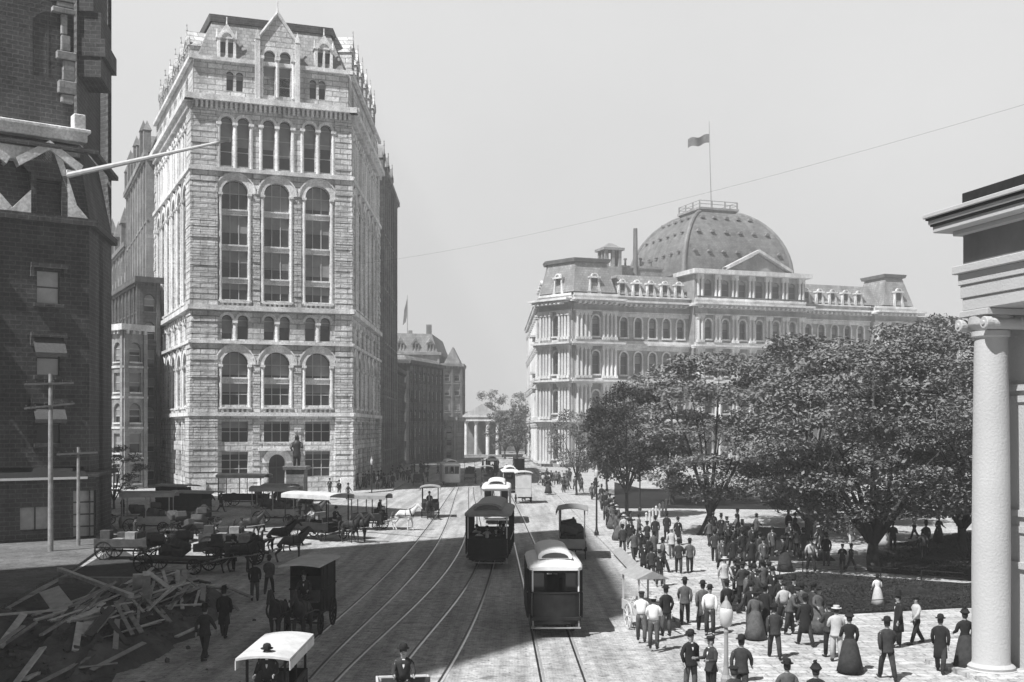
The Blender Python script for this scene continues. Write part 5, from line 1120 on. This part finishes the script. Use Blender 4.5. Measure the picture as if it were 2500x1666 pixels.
# ---------------------------------------------------------------- streetcars
def car_proto(ln, wd, roof='white_paint', body='dark_paint', panel='dark_paint', open_=False, zt=3.0, name='streetcar'):
    root = thing(name, 'x', 'streetcar'); w2, l2 = wd/2, ln/2; pl = .85; zf = .75; bl = l2-pl
    t = MB(); t.box(-w2*.8, w2*.8, -l2*.55, l2*.55, .28, .62)
    for s in (1, -1):
        for y in (-ln*.2, ln*.2): t.tube([(s*.66, y, .36), (s*.78, y, .36)], .36, 16)
        t.box(s*.85-.03, s*.85+.03, -ln*.34, ln*.34, .3, .5)
    t.build('truck', 'black_iron', root)
    b = MB(); b.box(-w2*.9, w2*.9, -l2, l2, zf-.12, zf)
    n = 7
    if open_:
        for k in range(n): y = -bl+2*bl*k/(n-1); 
        for k in range(n):
            y = -bl+2*bl*k/(n-1)
            for s in (1, -1): b.box(s*w2*.95-.04, s*w2*.95+.04, y-.04, y+.04, zf, zt-.45)
            b.box(-w2*.88, w2*.88, y-.05, y+.25, zf+.45, zf+.52); b.box(-w2*.88, w2*.88, y+.2, y+.25, zf+.5, zf+.95)
    else:
        for s in (1, -1):
            b.box(s*w2-.04, s*w2+.04, -bl, bl, zf-.15, zf+.85)
            for k in range(n+1): y = -bl+2*bl*k/n; b.box(s*w2-.03, s*w2+.03, max(-bl, y-.07), min(bl, y+.07), zf+.85, zt-.45)
            b.box(s*w2-.035, s*w2+.035, -bl, bl, zt-.45, zt-.3)
        for e in (1, -1):
            y = e*bl
            b.box(-w2+.04, -.32, y-.04, y+.04, zf, zf+.85); b.box(.32, w2-.04, y-.04, y+.04, zf, zf+.85); b.box(-w2+.04, w2-.04, y-.04, y+.04, zt-.6, zt-.3)
            for x in (-w2+.09, -.35, .35, w2-.09): b.box(x-.05, x+.05, y-.03, y+.03, zf+.85, zt-.6)
    b.build('body', body, root, bevel=.015)
    b = MB()
    for s in (1, -1):
        b.box(s*(w2+.012 if not open_ else w2*.95+.05)-.012, s*(w2+.012 if not open_ else w2*.95+.05)+.012, -bl, bl, zf+.78, zf+.84)
    b.build('belt_rail', 'cream_paint', root)
    for e in (1, -1):
        st_ = MB(); st_.box(-w2*.9, w2*.9, e*(l2-.1)-.12, e*(l2-.1)+.12, .34, .38); st_.box(-w2*.86, -w2*.8, e*(l2-.1)-.04, e*(l2-.1)+.04, .38, zf-.12); st_.box(w2*.8, w2*.86, e*(l2-.1)-.04, e*(l2-.1)+.04, .38, zf-.12); st_.build('step', 'old_wood', root)
    if not open_:
        g_ = MB()
        for s in (1, -1): g_.box(s*w2-.01, s*w2+.01, -bl+.01, bl-.01, zf+.851, zt-.451)
        for e in (1, -1): g_.box(-w2+.1, -.4, e*bl-.01, e*bl+.01, zf+.851, zt-.601); g_.box(.4, w2-.1, e*bl-.01, e*bl+.01, zf+.851, zt-.601)
        g_.build('window_row', 'window_glass', root)
    for e in (1, -1):      # platform, dash, posts
        d = MB(); pts = [(w2*.86*math.sin(a), e*(l2-.25+.25*math.cos(a))) for a in [R(-90+180*k/10) for k in range(11)]]
        d.add([(x, y, zf-.25) for x, y in pts]+[(x, y, zf+.85) for x, y in pts], [(i, i+1, 12+i, 11+i) for i in range(10)])
        d.tube([Vector((x, y, zf+.87)) for x, y in pts], .03, 5); d.build('dash', panel, root)
        for s in (1, -1): d = MB(); d.tube([(s*w2*.84, e*(l2-.28), zf), (s*w2*.84, e*(l2-.28), zt-.35)], .03, 6); d.build('platform_post', 'white_paint', root)
    r = MB(); N_ = 10
    def roof_ring(y, k, w_, zb, zr): return [Vector((w_*math.cos(a), y, zb+zr*math.sin(a))) for a in [math.pi*i/N_ for i in range(N_+1)]]+[Vector((-w_, y, zb-.1)), Vector((w_, y, zb-.1))]
    prof = [(-l2-.05, .80, .04), (-l2+.15, .95, .16), (-bl, 1.02, .26), (bl, 1.02, .26), (l2-.15, .95, .16), (l2+.05, .80, .04)]
    r.loft([roof_ring(y, 0, w2*k, zt-.3, zr) for y, k, zr in prof]); ro = r.build('roof', roof, root)
    dk = MB(); dl = bl+.1
    dk.loft([roof_ring(y, 0, w2*.62*k, zt+.04, .24) for y, k in ((-dl-.12, 1), (dl+.12, 1))]); dk.box(-w2*.6, w2*.6, -dl, dl, zt-.2, zt+.0)
    dk.build('roof_deck', roof, ro)
    dk = MB()
    for s in (1, -1): dk.box(s*w2*.605-.004, s*w2*.605+.004, -dl+.2, dl-.2, zt-.15, zt-.04)
    for e in (1, -1):
        q = [Vector((w2*.5*math.cos(a), e*(dl+.14), zt-.02+.2*math.sin(a))) for a in [math.pi*i/8 for i in range(9)]]; dk.add(q, [tuple(range(9))])
    dk.build('clerestory_light', 'window_glass', ro)
    la = MB(); la.lathe([(.06, 0), (.1, .05), (.1, .2), (.04, .26)], (0, -l2-.02, zf+.95), 10); la.build('headlamp', 'grey_paint', root)
    return root
def car(pr_, x, y, rot, label): return put(pr_, (x, y, .004), rot, label, None, 'streetcar')
hc = car_proto(5.2, 2.0, 'white_paint', 'dark_paint', 'dark_paint', False, 2.85); car(hc, 1.55, 44.1, 181, 'nearest streetcar, short horse car with white roof seen from behind')
for s, k in ((-.45, 'dark'), (.45, 'bay')): horse(k, 1.55+s, 48.6, 181, ('left' if s < 0 else 'right')+' horse of the pair drawing the nearest white-roofed streetcar')
cc = car_proto(8.0, 2.5, 'grey_paint', 'dark_paint', 'dark_paint', True, 3.25); car(cc, -1.2, 65.6, -2, 'large dark open streetcar with grey roof in the middle of the street')
for i, (dx, dy) in enumerate(((-.6, -2.6), (.3, -2.5), (-.2, -1.3), (.7, -1.2), (-.8, 0), (.5, .2))): pp(('sit_light', 'sit')[i % 2], 0, 0, 0, 'passenger on a bench of the large dark open streetcar', 'passengers of the large dark open streetcar', at=(-1.2+dx, 65.6+dy, .76))
c3 = car_proto(7.0, 2.3, 'white_paint', 'cream_paint', 'cream_paint', False, 3.2); car(c3, -1.25, 94, 0, 'streetcar with arched white roof following the large dark open one')
car(c3, -8.3, 153, 8, 'far white streetcar at the left of the distant traffic'); car(hc, -3.2, 185, 2, 'farthest streetcar with white roof, in front of the columned chapel'); car(hc, -.3, 137, 183, 'pale-roofed streetcar just right of the arched-roof one, far up the street')
# ---------------------------------------------------------------- rails
def rail(pts, k):
    P_ = [Vector((*G(u, v)[:2], .012)) if len(str(u)) else 0 for u, v in pts]; b = MB(); n = len(P_)
    ys_ = np.array([p.y for p in P_]); xs_ = np.array([p.x for p in P_]); cf = np.polyfit(np.log(ys_), xs_, 4 if k < 4 else 3)
    Q = [Vector((float(np.polyval(cf, math.log(y_))), y_, .012)) for y_ in np.exp(np.linspace(math.log(ys_.max()), math.log(ys_.min()), 70))]
    for off, w_, zz, mi in ((0, .035, .012, 0), (.09, .035, .006, 1)):
        vs = []
        for i, p in enumerate(Q):
            d = (Q[min(i+1, len(Q)-1)]-Q[max(i-1, 0)]).normalized(); nn = Vector((d.y, -d.x, 0)); vs += [p+nn*(off-w_)+Vector((0, 0, zz-.012)), p+nn*(off+w_)+Vector((0, 0, zz-.012))]
        b.add(vs, [(2*i, 2*i+1, 2*i+3, 2*i+2) for i in range(len(Q)-1)], mi)
    tag(b.build('track_rail', ['rail_steel', 'black_iron']), kind='structure')
RA = [(1112, 1190), (1085, 1230), (1050, 1283), (1018, 1322), (958, 1392), (864, 1478), (805, 1530), (700, 1625), (640, 1680)]
RB = [(1122, 1190), (1107, 1230), (1088, 1300), (1034, 1369), (971, 1453), (907, 1510), (830, 1585), (760, 1660)]
RC = [(1146, 1190), (1146, 1250), (1140, 1305), (1111, 1364), (1047, 1445), (994, 1501), (933, 1555), (876, 1610), (830, 1655), (800, 1690)]
RD = [(1158, 1190), (1172, 1260), (1176, 1340), (1150, 1422), (1078, 1509), (1022, 1585), (960, 1670)]
RE = [(1205, 1190), (1215, 1260), (1212, 1350), (1200, 1420), (1150, 1525), (1119, 1591), (1078, 1672)]
RF = [(1222, 1190), (1245, 1280), (1262, 1360), (1290, 1480), (1318, 1600), (1330, 1680)]
RG = [(1238, 1190), (1290, 1290), (1330, 1390), (1385, 1520), (1440, 1680)]
for k, r_ in enumerate((RA, RB, RC, RD, RE, RF, RG)): rail(r_, k)
# ---------------------------------------------------------------- lumber, spoil, site clutter
def G2(u, v, z=0): return G(u, v, z)
def heap(x, y):
    h_ = 0
    for cx1, cy1, rx, ry, hh in ((-14.9, 38.5, 3.2, 5.5, 1.0), (-14.6, 46.5, 3.0, 5.5, 1.15), (-19.5, 38, 4.2, 6, 1.5), (-13.4, 42.5, 1.9, 3.6, .7)):
        d = ((x-cx1)/rx)**2+((y-cy1)/ry)**2; h_ = max(h_, hh*max(0, 1-d)**.8)
    return h_*(1+.22*math.sin(x*2.1+y*.7)*math.cos(y*1.3-x))
m_ = MB(); rg = np.random.RandomState(5); nx_, ny_ = 80, 110; vs = []
for j in range(ny_+1):
    for i in range(nx_+1):
        x, y = -24+15*i/nx_, 30+25*j/ny_; h_ = heap(x, y); vs.append((x, y, h_+.022+(rg.uniform(-.09, .12) if h_ > .05 else -.09)))
m_.add(vs, [(j*(nx_+1)+i, j*(nx_+1)+i+1, (j+1)*(nx_+1)+i+1, (j+1)*(nx_+1)+i) for j in range(ny_) for i in range(nx_)])
tag(m_.build('spoil_heap', 'dirt'), 'heap of dark dug earth and rubble in the bottom left corner', 'heap', kind='stuff')
def plank(p, q, w_, t, m_, label, cat='plank', group=None, roll=0, name='plank'):
    p, q = Vector(p), Vector(q); d = q-p; L = d.length; b = MB(); b.M = Matrix.Translation(p) @ d.to_track_quat('Y', 'Z').to_matrix().to_4x4() @ Matrix.Rotation(roll, 4, 'Y'); b.box(-w_/2, w_/2, 0, L, -t/2, t/2)
    return tag(b.build(name, m_, bevel=.006), label, cat, group)
rg = random.Random(11); GL = 'planks of the lumber pile at the bottom left'
for k in range(190):
    x, y = rg.gauss(-14.3, 1.2), rg.gauss(45.5, 5.0); an = rg.gauss(0, .32); L_ = rg.uniform(1.1, 3.6)
    if y < 34 or y > 54 or x > -11.6 or x < -18: continue
    x2, y2 = x+math.sin(an)*L_, y-math.cos(an)*L_; st = rg.uniform(.05, .4)
    plank((x, y, heap(x, y)+st+rg.uniform(0, .25)), (x2, y2, heap(x2, y2)+st*.7+.03), rg.uniform(.10, .27), rg.uniform(.03, .07), rg.choice(['old_wood', 'old_wood', 'fresh_wood', 'fresh_wood', 'dark_wood', 'grey_canvas']), 'rough weathered plank jumbled in the lumber pile at the bottom left', group=GL, roll=rg.uniform(-.35, .35))
plank(G(145, 1390, 1.2), G(320, 1455, 1.3), .22, .16, 'fresh_wood', 'long pale squared beam slanting across the pit to the lumber pile', 'beam', name='beam')
plank(G(148, 1417, .8), G(345, 1418, .9), .34, .3, 'old_wood', 'thick horizontal timber bridging the pit left of the lumber pile', 'beam', name='beam')
plank(G(355, 1515, .1), G(358, 1400, 2.3), .28, .2, 'fresh_wood', 'taller upright post standing in the lumber pile', 'post', name='post'); plank(G(335, 1500, .1), G(338, 1402, 1.9), .42, .08, 'fresh_wood', 'shorter upright board beside the post in the lumber pile', 'board', name='board')
plank(G(120, 1440, .9), G(165, 1500, .5), .8, .06, 'canvas', 'pale broad board tipped on the edge of the pit', 'board', name='board', roll=.3); plank(G(430, 1555, .25), G(490, 1528, .3), .16, .06, 'fresh_wood', 'bright new plank end beside the nearer workman', name='plank'); plank(G(60, 1660, .3), G(205, 1585, .5), .18, .08, 'fresh_wood', 'pale plank lowest in the bottom left corner'); plank(G(95, 1668, .3), G(230, 1600, .5), .14, .07, 'old_wood', 'thin grey plank lying next to the lowest pale plank')
for k, (u, v) in enumerate(((520, 1320), (455, 1340), (345, 1345), (395, 1300), (300, 1290))):
    x, y, _ = G(u, v); b = MB(); b.lathe([(.24, 0), (.30, .25), (.32, .45), (.30, .65), (.24, .9), (.22, .88)], (x, y, 0), 14); tag(b.build('barrel', 'old_wood', smooth=True), 'wooden barrel standing among the parked drays', 'barrel', 'barrels among the parked drays')
rb = MB(); rr = random.Random(9)
for k in range(1500):
    x, y = rr.uniform(-23, -9.5), rr.uniform(31, 54); z = heap(x, y); s_ = rr.uniform(.03, .14)
    if z < .06 and rr.random() > .05: continue
    rb.M = Matrix.Translation((x, y, z+.03)) @ Matrix.Rotation(rr.uniform(0, 3), 4, (rr.random(), rr.random(), 1)); rb.taper(-s_, s_, -s_*.8, s_*.8, -s_*.6, s_*.6, s_*.25, s_*.2)
tag(rb.build('rubble', 'brown_brick'), 'broken stones and rubble strewn over the dug earth at the bottom left', 'rubble', kind='stuff')
# ---------------------------------------------------------------- poles, lamps, fences
def tpole(x, y, h, arms, label, m_='old_wood', r_=.17):
    T_ = thing('telegraph_pole', label, 'pole', (x, y, 0)); b = MB(); b.tube([(x, y, 0), (x, y, h*.6), (x, y, h)], [r_, r_*.85, r_*.7], 10); b.build('post', m_, T_)
    for z, w_, tl in arms:
        b = MB(); b.M = Matrix.Translation((x, y-.16, z)) @ Matrix.Rotation(tl, 4, 'Y'); b.box(-w_/2, w_/2, -.05, .05, -.06, .06)
        for i in range(6): xx = -w_/2+.15+(w_-.3)*i/5; b.tube([(xx, 0, .06), (xx, 0, .13), (xx, 0, .2)], [.02, .045, .03], 6)
        b.build('crossarm', 'dark_wood', T_)
tpole(-28.0, 69.6, 10.9, [(10.3, 3.0, -.03), (8.95, 3.1, -.1)], 'tall pale telegraph pole with two crossarms before the dark corner block')
tpole(-27.6, 73.0, 6.4, [(6.0, 2.6, -.05)], 'short pole with one crossarm right of the tall telegraph pole', r_=.13)
def lamp(x, y, h, label, globe=True, hr=.2):
    T_ = thing('street_lamp', label, 'street lamp', (x, y, .12)); b = MB(); b.lathe([(.16, 0), (.16, .25), (.1, .35), (.07, .6), (.055, h-.6), (.075, h-.5), (.05, h-.4)], (x, y, .12), 12); b.build('post', 'grey_paint' if globe else 'black_iron', T_)
    b = MB(); b.lathe([(.07, h-.38), (hr*.8, h-.3), (hr, h-.08), (hr*1.02, h+.05), (hr*.75, h+.22)], (x, y, .12), 14); b.build('lantern', 'cream_paint', T_, smooth=True)
    b = MB(); b.lathe([(hr*.85, h+.2), (hr*.5, h+.34), (.05, h+.4), (.03, h+.5), (.001, h+.54)], (x, y, .12), 12); b.build('lantern_cap', 'grey_paint', T_)
lamp(6.2, 33.2, 2.1, 'short street lamp with a fat pale lantern in the foreground crowd')
lamp(5.9, 80, 4.4, 'thin tall lamp post at the kerb beside the bale-loaded wagon', False, .12); lamp(11.6, 104, 5.0, 'slim dark lamp post right of the dense dark tree', False, .14); lamp(-14.8, 121, 4.0, 'street lamp at the right front corner of the office tower', False, .14)
for k in range(7):
    p = G(1578+8*k, 1290-6.5*k, .12); b = MB(); b.lathe([(.12, 0), (.12, .1), (.09, .15), (.08, 1.0), (.11, 1.05), (.07, 1.15), (.001, 1.2)], p, 10); tag(b.build('bollard', 'cream_paint'), 'pale bollard in the row beside the park crowd', 'bollard', 'row of pale bollards by the park walk')
def fence(pts, label, h=.55):
    T_ = thing('lawn_fence', label, 'fence', (*pts[0][:2], .12)); rl = MB()
    for a, b_ in zip(pts[:-1], pts[1:]):
        A, B = Vector((*a[:2], .12)), Vector((*b_[:2], .12)); n = max(1, int((B-A).length/1.6))
        for i in range(n): q = A.lerp(B, i/n); p = MB(); p.tube([q, q+Vector((0, 0, h))], .03, 6); p.build('post', 'black_iron', T_)
        for z in (.25, h-.03): rl.tube([A+Vector((0, 0, z)), B+Vector((0, 0, z))], .018, 5)
    rl.build('rail', 'black_iron', T_)
fence([LN1[i] for i in (9, 0, 1, 2)], 'low iron rail fence along the front of the nearest dark lawn'); fence([LN1[i] for i in (9, 8, 7, 6, 5)], 'low iron rail fence along the far side of the nearest dark lawn')
b = MB(); pa, pb_ = G(1505, 1352, .1), G(1552, 1402, .1); plank(pa+Vector((0, 0, .25)), pb_+Vector((0, 0, .25)), .6, .05, 'grey_canvas', 'grey board leaning along the kerb by the dark crowd', 'board', name='board', roll=.5)
# park benches and wires
w_ = MB(); 
def wire(pts, label, r_=.004):
    b = MB(); b.tube(pts, r_, 5); tag(b.build('wire', 'wire'), label, 'wire')
def cat(a, b_, sag, n=14): return [a.lerp(b_, i/n)-Vector((0, 0, sag*4*(i/n)*(1-i/n))) for i in range(n+1)]
wire(cat(P(385, 640, 70), P(955, 635, 66), .45)+cat(P(955, 635, 66), P(2520, 250, 33), .45)[1:], 'thin overhead wire sagging across the tower and over the domed building')
# ---------------------------------------------------------------- pushcart
PC = thing('pushcart', 'pale fruit pushcart with two big wheels, pushed by shirt-sleeved men at the kerb', 'pushcart', (5.0, 43.6, .0)); hold = MB()
for s in (1, -1): wheel(PC, s*.62, 0, .5, 'cream_paint')
b = MB(); b.box(-.55, .55, -1.0, 1.0, .62, .7); b.box(-.55, -.5, -1, 1, .7, 1.0); b.box(.5, .55, -1, 1, .7, 1.0); b.box(-.5, .5, .95, 1, .7, 1); b.box(-.5, .5, -1, -.95, .7, 1)
for x in (-.5, .5): b.box(x-.03, x+.03, -.98, -.92, 1, 2.0); b.box(x-.03, x+.03, .92, .98, 1, 2.0); b.box(x-.03, x+.03, -1.8, -1.001, .75, .8)
b.build('body', 'cream_paint', PC)
b = MB(); b.add([(-.65, -1.1, 2.0), (.65, -1.1, 2.0), (.65, 1.1, 2.0), (-.65, 1.1, 2.0), (0, -1.1, 2.3), (0, 1.1, 2.3)], [(0, 1, 4), (2, 3, 5), (0, 4, 5, 3), (1, 2, 5, 4)]); b.build('awning', 'grey_canvas', PC)
rg = random.Random(2); b = MB()
for k in range(70): b.lathe([(.001, -.05), (.05, 0), (.001, .05)], (rg.uniform(-.42, .42), rg.uniform(-.85, .85), .95+rg.uniform(0, .12)), 6)
tag(b.build('fruit', 'light_cloth', PC), kind='stuff')
for c in PC.children: c.location = (0, 0, 0)
# children were modelled round the origin, the cart stands where its Empty is
for c in PC.children:
    me = c.data; off = Vector(PC.location)
    for v_ in me.vertices: v_.co += off
PC.rotation_euler = (0, 0, R(12))
# ---------------------------------------------------------------- people
pp('suit_walk2', 1672, 1523, 172, 'man in grey jacket and bowler walking away alone down the sunny walk')
pp('apron_stand', 1733, 1551, -10, 'man in shirt and dark hat facing the camera with a bag at his side')
x, y, _ = G(1714, 1520, .12); b = MB(); b.taper(x-.22, x+.22, y-.12, y+.12, .13, .55, .04, .02); b.tube([(x-.1, y, .54), (x-.08, y, .68), (x+.08, y, .68), (x+.1, y, .54)], .015, 6); tag(b.build('bag', 'leather', bevel=.02), 'dark carrying bag beside the shirt-sleeved man on the walk', 'bag')
pp('shirt_push', 1566, 1566, 172, 'capped man in white shirt pushing the fruit cart, left of the pair'); pp('shirt_stand', 1596, 1584, 165, 'white-shirted man in straw hat behind the fruit cart, right of the pair')
pp('suit_stand', 1626, 1553, 200, 'dark man standing right against the fruit cart')
pp('suit_stand', 1686, 0, 20, 'man in dark suit at the left of the group talking at the bottom edge', head=1538); pp('suit_stand2', 1736, 0, -60, 'capped man facing the others in the middle of the bottom edge group', head=1549)
pp('suit_walk', 1810, 0, 160, 'stout man in bowler right of the foreground lamp at the bottom', head=1546, sc=1.03); pp('suit_stand2', 1792, 0, 200, 'lower capped figure half cut off right below the foreground lamp', head=1622)
pp('suit_walk2', 1922, 0, 185, 'man in dark bowler cut at the shoulders by the bottom edge', head=1604); pp('dress', 1992, 0, 170, 'woman with feathered hat cut off by the bottom edge', head=1622)
pp('suit_walk', 1891, 1608, 175, 'man in dark suit striding away past the women near the lawn corner'); pp('suit_stand', 1834, 1541, 10, 'man with white shirt front standing at the lawn edge')
pp('suit_stand2', 1850, 1500, 100, 'dark capped man close behind the man with the white shirt front'); pp('coat_walk', 1868, 1545, 150, 'long-coated figure beside the lawn corner fence')
pp('light_walk', 1769, 1455, 20, 'man in pale suit and straw hat walking up the middle of the walk'); pp('suit_lean', 1927, 1549, 60, 'grey man bending forward near the lawn fence'); pp('coat_walk', 1966, 1577, 190, 'dark man with lowered arm before the near lawn, left of the couple')
pp('light_stand', 2042, 1616, 170, 'man in light coat walking arm in arm with the dark-dressed woman'); pp('dress', 2074, 1642, 175, 'woman in long dark dress and feathered bonnet on the arm of the light-coated man')
pp('suit_walk', 2166, 1660, 178, 'broad man in dark suit and bowler walking away near the bottom right', sc=1.05); pp('coat_walk', 2296, 1643, 150, 'man in long dark overcoat striding left of the porch column'); pp('dress', 2356, 1634, 180, 'dark-clad person half hidden by the porch column', sc=1.02)
pp('top_stand', 2345, 1312, 190, 'figure in tall hat against the bright path left of the porch column'); pp('dress_light', 2142, 1478, 180, 'small girl in white dress on the near lawn path', sc=.72); pp('dress_light', 2160, 1335, 30, 'woman in white dress beside the thick tree trunk')
pp('suit_stand', 2005, 1345, 30, 'man standing alone under the big tree on the middle path'); pp('suit_stand2', 2057, 1397, -30, 'left one of two boys standing by the lawn under the big tree', sc=.82); pp('suit_walk', 2078, 1396, 40, 'right one of two boys standing by the lawn under the big tree', sc=.82)
pp('suit_stand', 1925, 1311, 200, 'dark man far under the trees between two trunks'); pp('suit_walk', 1836, 1352, 10, 'dark man walking near the slim tree on the bright walk'); pp('suit_walk2', 1732, 1334, 200, 'man passing the foot of the slim forked tree')
pp('suit_walk', 1657, 1400, 170, 'left of two men walking side by side on the bright walk'); pp('suit_walk2', 1684, 1398, 176, 'right of two men walking side by side on the bright walk'); pp('light_walk', 1640, 1362, 0, 'man in pale clothes just beyond the two side by side walkers')
pp('coat_walk', 1655, 1330, 15, 'dark coated man between the bollards and the slim tree'); pp('top_stand', 1628, 1318, 160, 'top-hatted man by the row of bollards')
gk = 'dark crowd packed along the kerb left of the bright walk'
rg = random.Random(21); KD = ['suit_walk', 'suit_stand', 'suit_walk2', 'coat_walk', 'suit_stand2', 'grey_long', 'top_stand']
for i, (u, v) in enumerate(((1520, 1352), (1538, 1340), (1548, 1372), (1562, 1362), (1580, 1345), (1596, 1372), (1572, 1405), (1590, 1418), (1610, 1432), (1618, 1398), (1600, 1328), (1538, 1312), (1560, 1318), (1582, 1388))):
    pp(KD[i % 7], u, v, rg.choice((0, 180, 175, 10, 90, 200)), 'dark-dressed figure in the crowd packed along the kerb', gk)
gf = 'people seated on the low fence at the lawn corner'
for i, (u, v) in enumerate(((1792, 1425), (1812, 1432), (1834, 1438), (1856, 1442), (1878, 1436), (1800, 1402), (1868, 1414))):
    x, y, _ = G(u, v, .5); pp('sit', 0, 0, rg.choice((0, 20, -30, 60)), 'dark figure sitting on the low fence at the lawn corner', gf, at=(x, y, .2))
for i, (u, v) in enumerate(((1745, 1372), (1762, 1392), (1790, 1386), (1812, 1372), (1835, 1392), (1776, 1342), (1798, 1320), (1856, 1378), (1885, 1360))):
    pp(KD[(i*5) % 7], u, v, rg.choice((0, 180, 90, 200)), 'dark figure strolling in the shade between slim tree and lawn corner', 'strollers in the shade beyond the lawn corner')
for i, (u, v) in enumerate(((1822, 1500), (1842, 1476), (1862, 1466), (1886, 1488), (1905, 1512), (1938, 1520), (1812, 1478), (1958, 1532), (1985, 1545))):
    pp(KD[(i*5+2) % 7], u, v, rg.choice((0, 180, 90, 200)), 'dark figure in the knot of people before the near lawn fence', 'knot of people in front of the near lawn fence')
for i in range(22):
    u, v = rg.uniform(1740, 2330), rg.uniform(1300, 1400)
    pp(rg.choice(KD+['light_walk', 'dress', 'pale_trousers', 'grey_long', 'vest_walk', 'dress_grey']), u, v, rg.choice((0, 180, 90, -90)), 'figure scattered in the tree shade across the middle paths', 'people scattered under the trees')
for i in range(9):
    u, v = 1700+rg.uniform(0, 560), 1560+rg.uniform(-40, 60)
    pp(rg.choice(KD+['light_walk', 'dress', 'pale_trousers', 'grey_long', 'vest_walk', 'dress_grey']), u, v, rg.choice((0, 180, 90, -90)), 'passer-by scattered over the sunny front pavement between the groups', 'passers-by scattered over the sunny front pavement')
for i in range(34):
    t = rg.random(); u = 1452+70*t+rg.uniform(-14, 14); v = 1210+115*t+rg.uniform(-8, 8)
    pp(rg.choice(KD+['light_walk', 'pale_trousers', 'grey_long', 'dress_grey']), u, v, rg.choice((0, 180, 90, 175, 5)), 'small figure in the line of people along the edge of the far park walk', 'line of people along the far park walk')
for i in range(26):
    u = rg.uniform(1318, 1428); v = rg.uniform(1172, 1206); pp(rg.choice(KD+['light_walk', 'dress', 'pale_trousers', 'grey_long', 'vest_walk', 'dress_grey']), u, v, rg.choice((0, 180, 90, 175, 5)), 'tiny walker on the sunny pavement before the domed building corner', 'walkers before the corner of the domed building')
for i in range(18):
    u = rg.uniform(870, 960); v = 1190+rg.uniform(-10, 6); pp(rg.choice(KD+['grey_long', 'vest_walk']), u, v, rg.choice((0, 180, 90, -90)), 'man in the dark crowd on the pavement by the right side of the tower', 'crowd on the pavement right of the office tower', z=.151)
for i in range(22):
    u = rg.uniform(955, 1070); v = rg.uniform(1150, 1180); pp(rg.choice(KD+['grey_long', 'vest_walk']), u, v, rg.choice((0, 180, 90, -90)), 'distant figure on the shaded left pavement of the far street', 'distant crowd on the left pavement of the far street', z=.151)
for i in range(12):
    u = rg.uniform(1130, 1300); v = rg.uniform(1135, 1185); pp(rg.choice(KD+['grey_long', 'vest_walk']), u, v, rg.choice((0, 180, 90, -90)), 'distant person crossing among the far streetcars', 'people crossing among the far streetcars', z=.004)
for i, (u, v, lb) in enumerate(((805, 1205, 'left of three men standing between monument and tower corner'), (828, 1212, 'middle of three men standing between monument and tower corner'), (850, 1220, 'right of three men standing between monument and tower corner'))): pp(KD[i], u, v, 30*i, lb, z=.004)
pp('suit_stand', 672, 1262, 90, 'man standing behind the broad white canopy, left of the monument', z=.004); pp('suit_stand', 694, 1244, 0, 'man below the pedestal of the bronze statue', z=.004)
pp('suit_walk', 500, 1612, 165, 'nearer of two workmen beside the lumber pile, legs apart', z=.004, sc=1.04); pp('coat_walk', 547, 1556, 180, 'farther of two workmen beside the lumber pile, in a long coat', z=.004, sc=1.04)
pp('suit_stand', 622, 1467, 190, 'left of two dark men standing before the delivery van', z=.004); pp('suit_walk2', 657, 1450, 180, 'right of two dark men standing before the delivery van', z=.004)
for i, (u, v) in enumerate(((330, 1325), (352, 1300), (410, 1375), (470, 1310), (590, 1330), (640, 1300), (570, 1395), (620, 1385), (300, 1262), (505, 1268), (540, 1250))): pp(KD[i % 7], u, v, rg.choice((0, 90, -60, 180)), 'dark figure among the drays parked by the lumber pile', 'men among the parked drays', z=.004)
pp('suit_walk', 1178, 1212, 0, 'man stepping off the track just left of the arched-roof streetcar', z=.004)
# ---------------------------------------------------------------- summer haze
HZB = MB(); HZB.box(-260, 260, -60, 460, -1.5, 75); hb = HZB.build('haze', 'wire'); tag(hb, kind='stuff')
hm = bpy.data.materials.new('haze_air'); hm.use_nodes = True; hn = hm.node_tree; hn.nodes.remove(hn.nodes['Principled BSDF'])
pv_ = hn.nodes.new('ShaderNodeVolumePrincipled'); pv_.inputs['Color'].default_value = (1, 1, 1, 1); pv_.inputs['Density'].default_value = .0010; pv_.inputs['Anisotropy'].default_value = .2
hn.links.new(pv_.outputs[0], hn.nodes['Material Output'].inputs['Volume']); hb.data.materials.clear(); hb.data.materials.append(hm)
for o in bpy.data.objects:
    for k in ('_used', '_free'):
        if k in o: del o[k]
# prototypes that were never placed
for pr_ in list(PR.values())+list(HS.values()):
    if pr_['label'] == 'x':
        for c in list(pr_.children): bpy.data.objects.remove(c)
        bpy.data.objects.remove(pr_)
